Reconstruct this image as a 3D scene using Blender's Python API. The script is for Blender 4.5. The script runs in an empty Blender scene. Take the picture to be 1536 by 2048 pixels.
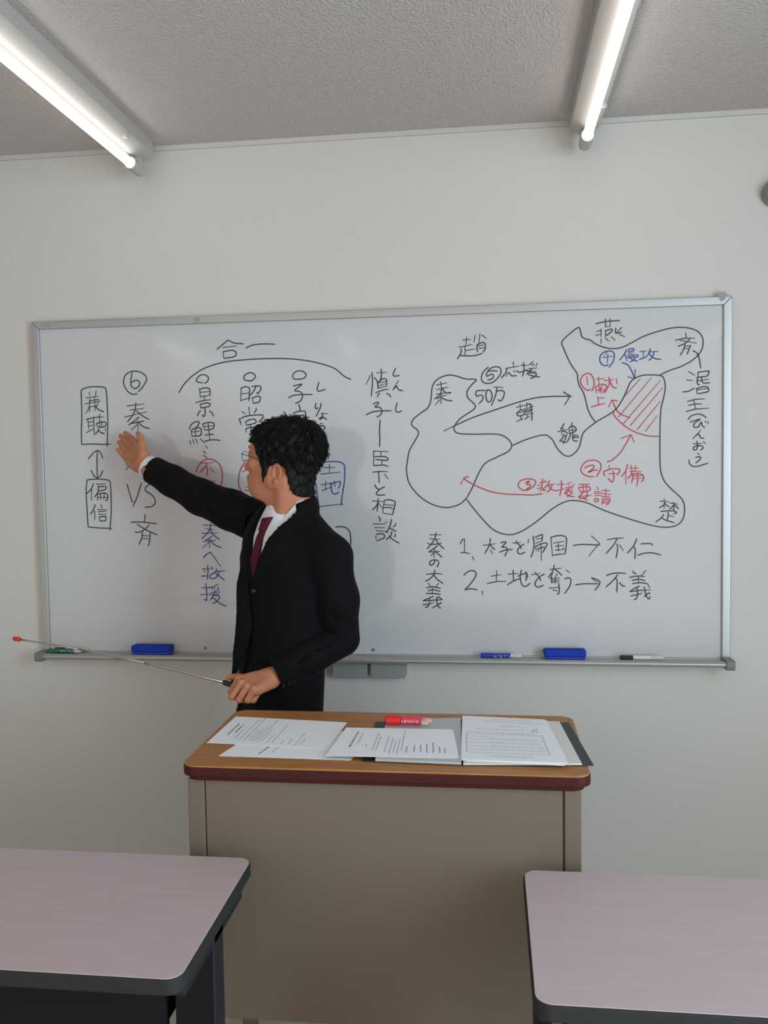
import bpy, math, random
import numpy as np
from mathutils import Vector, Matrix

SC = bpy.context.scene
COL = SC.collection
random.seed(7)
RNG = np.random.default_rng(7)

# ------------------------------------------------------------------ camera
CAMERA_POS = (0.41644, -2.95806, 1.55)
R_RIGHT = (0.99260, 0.12037, -0.01516)
R_UP = (0.00868, 0.05414, 0.99850)
cam_data = bpy.data.cameras.new('camera')
cam = bpy.data.objects.new('camera', cam_data)
COL.objects.link(cam)
_r = Vector(R_RIGHT).normalized()
_u = (Vector(R_UP) - _r * _r.dot(Vector(R_UP))).normalized()
_b = _r.cross(_u)
_m = Matrix((_r, _u, _b)).transposed().to_4x4()
_m.translation = Vector(CAMERA_POS)
cam.matrix_world = _m
cam_data.sensor_fit = 'AUTO'
cam_data.sensor_width = 36.0
cam_data.lens = 1732.27 / 2048 * 36.0
cam_data.clip_start = 0.02
SC.camera = cam

# ------------------------------------------------------------------ world, window light, exposure
W_STRENGTH = 1.0
W_COLOR = (1.0, 0.965, 0.93)
TUBE_STRENGTH = 3.1
TUBE_COLOR = (1.0, 0.97, 0.93)
WINDOW_POWER = 72.0
EXPOSURE = 0.37

world = bpy.data.worlds.new('world')
SC.world = world
world.use_nodes = True
bg = world.node_tree.nodes['Background']
bg.inputs[0].default_value = (*W_COLOR, 1)
bg.inputs[1].default_value = W_STRENGTH

ld = bpy.data.lights.new('window_daylight', 'AREA')
ld.shape = 'RECTANGLE'
ld.size = 2.2
ld.size_y = 1.3
ld.energy = WINDOW_POWER
ld.color = (0.66, 0.88, 1.0)
lo = bpy.data.objects.new('window_daylight', ld)
COL.objects.link(lo)
lo.location = (2.55, -2.9, 1.50)
lo.rotation_euler = (0, math.radians(90), 0)

vs = SC.view_settings
vs.view_transform = 'Standard'
vs.look = 'None'
vs.gamma = 1
vs.exposure = EXPOSURE
vs.use_curve_mapping = False
SC.render.film_transparent = False
SC.cycles.max_bounces = 8
SC.cycles.use_denoising = True

# ------------------------------------------------------------------ materials
def nodes(m):
    return m.node_tree.nodes, m.node_tree.links

def mat(name, color, rough=0.5, metallic=0.0, spec=0.5, sheen=0.0, emit=None):
    m = bpy.data.materials.new(name)
    m.use_nodes = True
    b = m.node_tree.nodes['Principled BSDF']
    b.inputs['Base Color'].default_value = (*color, 1)
    b.inputs['Roughness'].default_value = rough
    b.inputs['Metallic'].default_value = metallic
    b.inputs['Specular IOR Level'].default_value = spec
    if sheen:
        b.inputs['Sheen Weight'].default_value = sheen
        b.inputs['Sheen Roughness'].default_value = 0.4
    if emit:
        b.inputs['Emission Color'].default_value = (*emit[0], 1)
        b.inputs['Emission Strength'].default_value = emit[1]
    return m

def noise_node(m, scale, detail=3, stretch=(1, 1, 1), rough=0.5, coord='Object'):
    n, l = nodes(m)
    tc = n.new('ShaderNodeTexCoord')
    mp = n.new('ShaderNodeMapping')
    mp.inputs['Scale'].default_value = stretch
    l.new(tc.outputs[coord], mp.inputs['Vector'])
    t = n.new('ShaderNodeTexNoise')
    t.inputs['Scale'].default_value = scale
    t.inputs['Detail'].default_value = detail
    t.inputs['Roughness'].default_value = rough
    l.new(mp.outputs['Vector'], t.inputs['Vector'])
    return t

def add_bump(m, tex_out, strength, dist):
    n, l = nodes(m)
    b = n['Principled BSDF']
    bp = n.new('ShaderNodeBump')
    bp.inputs['Strength'].default_value = strength
    bp.inputs['Distance'].default_value = dist
    l.new(tex_out, bp.inputs['Height'])
    prev = b.inputs['Normal'].links
    if prev:
        l.new(prev[0].from_socket, bp.inputs['Normal'])
    l.new(bp.outputs['Normal'], b.inputs['Normal'])

def color_ramp(m, tex_out, stops):
    n, l = nodes(m)
    r = n.new('ShaderNodeValToRGB')
    el = r.color_ramp.elements
    while len(el) < len(stops):
        el.new(0.5)
    for e, (p, c) in zip(el, stops):
        e.position = p
        e.color = (*c, 1)
    l.new(tex_out, r.inputs['Fac'])
    l.new(r.outputs['Color'], n['Principled BSDF'].inputs['Base Color'])

M = {}
M['wall'] = mat('wallpaper', (0.675, 0.635, 0.598), 0.75, spec=0.3)
add_bump(M['wall'], noise_node(M['wall'], 1.0, 4, (420, 420, 22)).outputs['Fac'], 0.45, 0.0015)
add_bump(M['wall'], noise_node(M['wall'], 260, 2).outputs['Fac'], 0.3, 0.001)
M['ceiling'] = mat('ceiling_stucco', (0.69, 0.62, 0.605), 0.9, spec=0.2)
add_bump(M['ceiling'], noise_node(M['ceiling'], 130, 3, rough=0.6).outputs['Fac'], 1.0, 0.012)
M['floor'] = mat('floor_vinyl', (0.50, 0.47, 0.38), 0.5)
color_ramp(M['floor'], noise_node(M['floor'], 40, 5).outputs['Fac'], [(0.3, (0.58, 0.54, 0.45)), (0.7, (0.66, 0.62, 0.53))])
M['trim'] = mat('trim_white', (0.62, 0.60, 0.57), 0.5)
M['board'] = mat('board_enamel', (0.605, 0.59, 0.60), 0.085, spec=0.6)
add_bump(M['board'], noise_node(M['board'], 9, 2).outputs['Fac'], 0.03, 0.002)
M['alu'] = mat('aluminium', (0.50, 0.495, 0.49), 0.45, metallic=0.75)
add_bump(M['alu'], noise_node(M['alu'], 60, 2, (1, 1, 1)).outputs['Fac'], 0.04, 0.001)
M['grey_plastic'] = mat('grey_plastic', (0.20, 0.20, 0.195), 0.5)
M['ink_black'] = mat('ink_black', (0.035, 0.042, 0.048), 0.5)
M['ink_red'] = mat('ink_red', (0.58, 0.035, 0.075), 0.5)
M['ink_blue'] = mat('ink_blue', (0.03, 0.07, 0.26), 0.5)
M['black'] = mat('black_plastic', (0.012, 0.012, 0.013), 0.4)
M['blue_plastic'] = mat('blue_felt', (0.012, 0.05, 0.42), 0.7, spec=0.2)
M['blue_marker'] = mat('blue_marker', (0.02, 0.04, 0.40), 0.35)
M['green_marker'] = mat('green_marker', (0.01, 0.16, 0.07), 0.35)
M['white_plastic'] = mat('white_plastic', (0.72, 0.72, 0.72), 0.4)
M['clear_plastic'] = mat('clear_plastic', (0.60, 0.60, 0.60), 0.25)
M['red_cap'] = mat('red_cap', (0.78, 0.015, 0.02), 0.35)
M['red_label'] = mat('red_label', (0.66, 0.05, 0.09), 0.35)
M['pink_clear'] = mat('pink_clear', (0.72, 0.30, 0.33), 0.3)
M['tan_label'] = mat('tan_label', (0.62, 0.47, 0.30), 0.5)
M['lamp_body'] = mat('lamp_body', (0.47, 0.44, 0.405), 0.4)
M['socket'] = mat('lamp_socket', (0.50, 0.48, 0.43), 0.5)
M['tube'] = mat('lit_tube', (0.9, 0.9, 0.9), 0.3, emit=(TUBE_COLOR, TUBE_STRENGTH))
M['wood'] = mat('lectern_laminate', (0.30, 0.14, 0.05), 0.45, spec=0.3)
color_ramp(M['wood'], noise_node(M['wood'], 1.0, 5, (6, 90, 90), 0.6).outputs['Fac'],
           [(0.3, (0.33, 0.135, 0.040)), (0.52, (0.43, 0.185, 0.058)), (0.75, (0.50, 0.225, 0.078))])
M['wood_edge'] = mat('lectern_edge', (0.060, 0.012, 0.010), 0.55, spec=0.2)
M['steel_beige'] = mat('lectern_steel', (0.185, 0.138, 0.104), 0.5, spec=0.3)
add_bump(M['steel_beige'], noise_node(M['steel_beige'], 300, 2).outputs['Fac'], 0.08, 0.0005)
M['seam'] = mat('dark_seam', (0.03, 0.025, 0.02), 0.7)
M['desk_top'] = mat('desk_laminate', (0.46, 0.37, 0.39), 0.42)
color_ramp(M['desk_top'], noise_node(M['desk_top'], 1.0, 5, (5, 70, 70), 0.6).outputs['Fac'],
           [(0.3, (0.535, 0.412, 0.425)), (0.7, (0.585, 0.455, 0.465))])
M['rubber'] = mat('desk_edge_rubber', (0.026, 0.027, 0.027), 0.6, spec=0.25)
M['desk_metal'] = mat('desk_metal', (0.007, 0.006, 0.007), 0.6, spec=0.2)
M['leg_metal'] = mat('leg_metal', (0.018, 0.017, 0.021), 0.5, spec=0.3)
M['chrome'] = mat('chrome', (0.6, 0.6, 0.6), 0.25, metallic=1.0)
M['paper'] = mat('paper', (0.90, 0.91, 0.95), 0.8, spec=0.2)
M['paper_warm'] = mat('paper_warm', (0.74, 0.73, 0.69), 0.8, spec=0.2)
M['print'] = mat('print_grey', (0.46, 0.46, 0.49), 0.8)
M['print_dark'] = mat('print_dark', (0.22, 0.22, 0.24), 0.8)
M['binder'] = mat('binder_cover', (0.028, 0.03, 0.034), 0.5)
M['sleeve_film'] = mat('binder_pocket', (0.50, 0.50, 0.50), 0.3)
M['skin'] = mat('skin', (0.50, 0.27, 0.17), 0.5, spec=0.35)
n_, l_ = nodes(M['skin'])
n_['Principled BSDF'].inputs['Subsurface Weight'].default_value = 0.08
n_['Principled BSDF'].inputs['Subsurface Radius'].default_value = (0.01, 0.004, 0.002)
color_ramp(M['skin'], noise_node(M['skin'], 28, 3).outputs['Fac'], [(0.3, (0.50, 0.19, 0.098)), (0.7, (0.57, 0.235, 0.130))])
M['lip'] = mat('lip', (0.40, 0.14, 0.11), 0.45)
M['hair'] = mat('hair_black', (0.006, 0.005, 0.005), 0.55, spec=0.2)
M['suit'] = mat('suit_wool', (0.0068, 0.0060, 0.0074), 0.8, spec=0.08, sheen=0.02)
add_bump(M['suit'], noise_node(M['suit'], 700, 2).outputs['Fac'], 0.2, 0.0006)
add_bump(M['suit'], noise_node(M['suit'], 14, 2).outputs['Fac'], 0.25, 0.012)
M['suit_lapel'] = M['suit']
M['trouser'] = mat('trouser_wool', (0.0080, 0.0075, 0.0135), 0.8, spec=0.08, sheen=0.02)
M['shirt'] = mat('shirt_cotton', (0.80, 0.80, 0.85), 0.75, spec=0.2)
M['tie'] = mat('tie_silk', (0.085, 0.003, 0.014), 0.5, spec=0.2)
M['shoe'] = mat('shoe_leather', (0.012, 0.010, 0.010), 0.3)
M['wire'] = mat('spectacle_wire', (0.10, 0.085, 0.07), 0.3, metallic=0.8)
M['lens'] = mat('spectacle_lens', (0.95, 0.97, 0.97), 0.02)
n_, l_ = nodes(M['lens'])
n_['Principled BSDF'].inputs['Transmission Weight'].default_value = 1.0
n_['Principled BSDF'].inputs['IOR'].default_value = 1.08
M['eye'] = mat('eye_white', (0.6, 0.58, 0.55), 0.2)
M['rod'] = mat('pointer_rod', (0.55, 0.50, 0.46), 0.3, metallic=0.9)
M['grip'] = mat('pointer_grip', (0.018, 0.018, 0.02), 0.5)
M['red_tip'] = mat('pointer_tip', (0.72, 0.03, 0.015), 0.4)
M['dome'] = mat('grey_fitting', (0.22, 0.235, 0.235), 0.35)
M['glass'] = mat('window_glass', (0.9, 0.95, 1.0), 0.02)
n_, l_ = nodes(M['glass'])
n_['Principled BSDF'].inputs['Transmission Weight'].default_value = 1.0
M['tape'] = mat('tape_residue', (0.36, 0.35, 0.32), 0.7)

# ------------------------------------------------------------------ mesh helpers
class MB:
    """collects verts/faces for ONE mesh object"""
    def __init__(s):
        s.v, s.f, s.mi = [], [], []
    def add(s, v, f, mi=0):
        o = len(s.v)
        s.v += [tuple(p) for p in v]
        s.f += [tuple(i + o for i in q) for q in f]
        s.mi += [mi] * len(f)
        return s
    def box(s, lo, hi, mi=0):
        x0, y0, z0 = lo
        x1, y1, z1 = hi
        v = [(x0, y0, z0), (x1, y0, z0), (x1, y1, z0), (x0, y1, z0), (x0, y0, z1), (x1, y0, z1), (x1, y1, z1), (x0, y1, z1)]
        return s.add(v, [(0, 3, 2, 1), (4, 5, 6, 7), (0, 1, 5, 4), (1, 2, 6, 5), (2, 3, 7, 6), (3, 0, 4, 7)], mi)
    def prism(s, poly, lo, hi, axis=2, mi=0):
        """extrude a 2D polygon along an axis"""
        n = len(poly)
        def p3(a, b, c):
            return {2: (a, b, c), 1: (a, c, b), 0: (c, a, b)}[axis]
        v = [p3(a, b, lo) for a, b in poly] + [p3(a, b, hi) for a, b in poly]
        f = [tuple(range(n))[::-1], tuple(range(n, 2 * n))] + [(i, (i + 1) % n, n + (i + 1) % n, n + i) for i in range(n)]
        return s.add(v, f, mi)
    def tube(s, pts, radii, seg=12, caps=True, mi=0):
        pts = [Vector(p) for p in pts]
        if not hasattr(radii, '__len__'):
            radii = [radii] * len(pts)
        v, f = [], []
        t0 = (pts[1] - pts[0]).normalized()
        ref = Vector((0, 0, 1)) if abs(t0.z) < 0.9 else Vector((1, 0, 0))
        nrm = t0.cross(ref).normalized()
        for i, p in enumerate(pts):
            a = pts[max(i - 1, 0)]
            b = pts[min(i + 1, len(pts) - 1)]
            t = (b - a)
            if t.length > 1e-9:
                t0 = t.normalized()
            nrm = (nrm - t0 * nrm.dot(t0)).normalized()
            bn = t0.cross(nrm)
            for k in range(seg):
                an = 2 * math.pi * k / seg
                v.append(p + (nrm * math.cos(an) + bn * math.sin(an)) * radii[i])
        for i in range(len(pts) - 1):
            for k in range(seg):
                k2 = (k + 1) % seg
                f.append((i * seg + k, i * seg + k2, (i + 1) * seg + k2, (i + 1) * seg + k))
        if caps:
            f.append(tuple(range(seg))[::-1])
            f.append(tuple(range((len(pts) - 1) * seg, len(pts) * seg)))
        return s.add(v, f, mi)
    def build(s, name, mats, parent=None, smooth=False, bevel=0, seg=2):
        if not isinstance(mats, (list, tuple)):
            mats = [mats]
        me = bpy.data.meshes.new(name)
        me.from_pydata([tuple(p) for p in s.v], [], s.f)
        for mm in mats:
            me.materials.append(mm)
        if len(mats) > 1:
            me.polygons.foreach_set('material_index', s.mi)
        if smooth:
            me.polygons.foreach_set('use_smooth', [True] * len(me.polygons))
        me.update()
        o = bpy.data.objects.new(name, me)
        COL.objects.link(o)
        if parent is not None:
            set_parent(o, parent)
        if bevel:
            b = o.modifiers.new('bevel', 'BEVEL')
            b.width = bevel
            b.segments = seg
            b.limit_method = 'ANGLE'
            b.angle_limit = math.radians(40)
            b.harden_normals = False
            if not smooth:
                me.polygons.foreach_set('use_smooth', [True] * len(me.polygons))
            wn = o.modifiers.new('wn', 'WEIGHTED_NORMAL')
            wn.keep_sharp = False
        return o

def set_parent(o, p):
    o.parent = p
    # parts are modelled in world space, so undo the parent's placement
    o.matrix_parent_inverse = Matrix.LocRotScale(p.location, p.rotation_euler, p.scale).inverted()
    if p.parent is not None:
        o.matrix_parent_inverse = Matrix.Identity(4)

def thing(name, label, cat, loc=(0, 0, 0), group=None):
    o = bpy.data.objects.new(name, None)
    o.empty_display_size = 0.05
    COL.objects.link(o)
    o.location = loc
    return tag(o, label, cat, group)

def tag(o, label, cat, group=None):
    o['label'] = label
    o['category'] = cat
    if group:
        o['group'] = group
    return o

def structure(o):
    o['kind'] = 'structure'
    return o

def rrect(x0, y0, x1, y1, r, seg=6):
    pts = []
    for cx, cy, a0 in ((x1 - r, y1 - r, 0), (x0 + r, y1 - r, 90), (x0 + r, y0 + r, 180), (x1 - r, y0 + r, 270)):
        for i in range(seg + 1):
            a = math.radians(a0 + 90 * i / seg)
            pts.append((cx + r * math.cos(a), cy + r * math.sin(a)))
    return pts

def catmull(pts, sub=5):
    if len(pts) < 3:
        return pts
    P = [np.array(p, float) for p in pts]
    P = [2 * P[0] - P[1]] + P + [2 * P[-1] - P[-2]]
    out = []
    for i in range(1, len(P) - 2):
        a, b, c, d = P[i - 1:i + 3]
        for k in range(sub):
            t = k / sub
            out.append(0.5 * ((2 * b) + (c - a) * t + (2 * a - 5 * b + 4 * c - d) * t * t + (3 * b - a - 3 * c + d) * t ** 3))
    out.append(P[-2])
    return [tuple(p) for p in out]

# ------------------------------------------------------------------ setting
WALL_Y = 0.014
CEIL_Z = 2.675
XL, XR, YB = -2.75, 2.6, -5.6
structure(MB().box((XL - 0.1, WALL_Y, -0.1), (XR + 0.1, WALL_Y + 0.1, CEIL_Z + 0.1)).build('wall_front', M['wall']))
structure(MB().box((XL - 0.1, YB, CEIL_Z), (XR + 0.1, WALL_Y, CEIL_Z + 0.1)).build('ceiling', M['ceiling']))
structure(MB().box((XL - 0.1, YB, -0.1), (XR + 0.1, WALL_Y, 0.0)).build('floor', M['floor']))
structure(MB().box((XL - 0.1, YB, 0.0), (XL, WALL_Y, CEIL_Z)).build('wall_left', M['wall']))
wr = MB()
wr.box((XR, YB, 0.0), (XR + 0.1, WALL_Y, 0.9))
wr.box((XR, YB, 2.2), (XR + 0.1, WALL_Y, CEIL_Z))
wr.box((XR, YB, 0.9), (XR + 0.1, -4.0, 2.2))
wr.box((XR, -1.8, 0.9), (XR + 0.1, WALL_Y, 2.2))
structure(wr.build('wall_right', M['wall']))
win = structure(thing('window_1', 'aluminium framed window in the right wall', 'window', (XR + 0.05, -2.9, 0.9)))
fr = MB()
for a, b in (((-4.0, 0.9), (-1.8, 0.94)), ((-4.0, 2.16), (-1.8, 2.2)), ((-4.0, 0.9), (-3.96, 2.2)), ((-1.84, 0.9), (-1.8, 2.2)), ((-2.92, 0.9), (-2.88, 2.2))):
    fr.box((XR + 0.03, a[0], a[1]), (XR + 0.07, b[0], b[1]))
fr.build('window_frame', M['alu'], win)
MB().box((XR + 0.048, -3.96, 0.94), (XR + 0.052, -1.84, 2.16)).build('pane', M['glass'], win)
structure(MB().box((XL, WALL_Y - 0.010, CEIL_Z - 0.016), (XR, WALL_Y, CEIL_Z)).build('trim_1', M['trim']))
structure(MB().box((XL, WALL_Y - 0.008, 0), (XR, WALL_Y, 0.06)).build('baseboard_front', M['trim']))

# ------------------------------------------------------------------ whiteboard
ZB = 0.90294
HB = 1.1532
ZT = ZB + HB
XB = 1.175
FW = 0.027
board = thing('whiteboard', 'long wall-mounted whiteboard covered with handwritten Japanese notes and a hand-drawn map', 'whiteboard', (0, 0, ZB))
MB().box((-XB - 0.004, 0.0, ZB - 0.004), (XB + 0.004, 0.012, ZT + 0.004)).build('writing_surface', M['board'], board)
def rail(poly_x, poly_z):
    return MB().prism(list(zip(poly_x, poly_z)), -0.010, 0.013, axis=1)
def frame_rail(pts):
    o = MB().prism(pts, -0.010, 0.013, axis=1).build('frame_rail', M['alu'], board, bevel=0.0025)
    return o
ox, oz = XB + FW, ZT + FW
frame_rail([(-XB, ZT), (XB, ZT), (ox, oz), (-ox, oz)])
frame_rail([(-ox, ZB - 0.03), (-XB, ZB - 0.004), (-XB, ZT), (-ox, oz)])
frame_rail([(XB, ZB - 0.004), (ox, ZB - 0.03), (ox, oz), (XB, ZT)])
frame_rail([(-ox, ZB - 0.03), (ox, ZB - 0.03), (XB, ZB - 0.004), (-XB, ZB - 0.004)])
# tray: a bent profile (floor, rounded lip) swept along x
prof = [(0.012, ZB - 0.006), (-0.050, ZB - 0.008)]
for i in range(9):
    a = math.radians(200 - 200 * i / 8 - 110)
    prof.append((-0.060 + 0.0 - 0.009 * math.sin(math.radians(180 * i / 8)), ZB - 0.004 - 0.020 * i / 8))
prof += [(-0.048, ZB - 0.026), (-0.044, ZB - 0.014), (0.012, ZB - 0.013)]
tr = MB().prism(prof, -XB - 0.002, XB + 0.002, axis=0)
tr.build('tray', M['alu'], board)
for sx in (-1, 1):
    pts = rrect(-0.073, ZB - 0.032, 0.012, ZB + 0.001, 0.010)
    a, b = sorted((sx * (XB - 0.002), sx * (XB + FW)))
    MB().prism(pts, a, b, axis=0).build('tray_end_cap', M['grey_plastic'], board, bevel=0.003)
for x, z in ((-0.594, 0.913), (0.011, 0.913), (0.596, 0.917)):
    MB().tube([(x, 0.0005, z), (x, -0.002, z), (x, -0.003, z)], [0.0056, 0.0056, 0.003], 12).build('screw', M['grey_plastic'], board)
for pts in ([(1.166, 2.066), (1.178, 2.072), (1.186, 2.088), (1.176, 2.098), (1.160, 2.096), (1.155, 2.088)],
            [(-0.60, 2.060), (-0.575, 2.062), (-0.578, 2.079), (-0.602, 2.077)],
            [(-1.158, 2.062), (-1.13, 2.063), (-1.135, 2.078), (-1.160, 2.076)]):
    MB().prism(pts, -0.0112, -0.0098, axis=1).build('tape_residue', M['tape'], board)

def stroke_clusters(strokes, gap):
    """group strokes whose points come closer than gap"""
    n = len(strokes)
    lab = list(range(n))
    def find(i):
        while lab[i] != i:
            lab[i] = lab[lab[i]]
            i = lab[i]
        return i
    dense = []
    for s in strokes:
        q = []
        for a, b in zip(s[:-1], s[1:]):
            k = max(1, int(math.dist(a, b) / 0.006))
            q += [(a[0] + (b[0] - a[0]) * t / k, a[1] + (b[1] - a[1]) * t / k) for t in range(k)]
        q.append(s[-1])
        dense.append(np.array(q))
    for i in range(n):
        for j in range(i):
            if find(i) == find(j):
                continue
            A, B = dense[i], dense[j]
            if ((A.min(0) - gap > B.max(0)) | (B.min(0) - gap > A.max(0))).any():
                continue
            d = ((A[:, None] - B[None]) ** 2).sum(2).min()
            if d < gap * gap:
                lab[find(i)] = find(j)
    out = {}
    for i in range(n):
        out.setdefault(find(i), []).append(i)
    return list(out.values())

def ink(name, data, m, width, gap, label):
    strokes = []
    for st in data.split('/'):
        pts = [tuple(int(c) / 2000.0 for c in q.split(',')) for q in st.lstrip('~').split(' ')]
        pts = [p for i, p in enumerate(pts) if i == 0 or p != pts[i - 1]]
        if len(pts) > 1:
            strokes.append(catmull(pts, 6) if st[0] == '~' else pts)
    for group in stroke_clusters(strokes, gap):
        mb = MB()
        y = -0.0008
        for k in group:
            P = np.array(strokes[k])
            n = len(P)
            T = np.zeros_like(P)
            T[1:-1] = P[2:] - P[:-2]
            T[0] = P[1] - P[0]
            T[-1] = P[-1] - P[-2]
            T /= np.maximum(np.linalg.norm(T, axis=1), 1e-9)[:, None]
            P[0] -= T[0] * width * 0.4
            P[-1] += T[-1] * width * 0.4
            N = np.stack([-T[:, 1], T[:, 0]], 1)
            wv = np.full(n, width / 2)
            wv[0] *= 0.8
            wv[-1] *= 0.6
            A = P + N * wv[:, None]
            B = P - N * wv[:, None]
            v = [(a[0], y, ZB + a[1]) for a in A] + [(b[0], y, ZB + b[1]) for b in B]
            mb.add(v, [(i, i + 1, n + i + 1, n + i) for i in range(n - 1)])
            y = -0.0008 if y < -0.00085 else y - 0.00001
        o = mb.build(name, m, board)
        o['label'] = label
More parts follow.
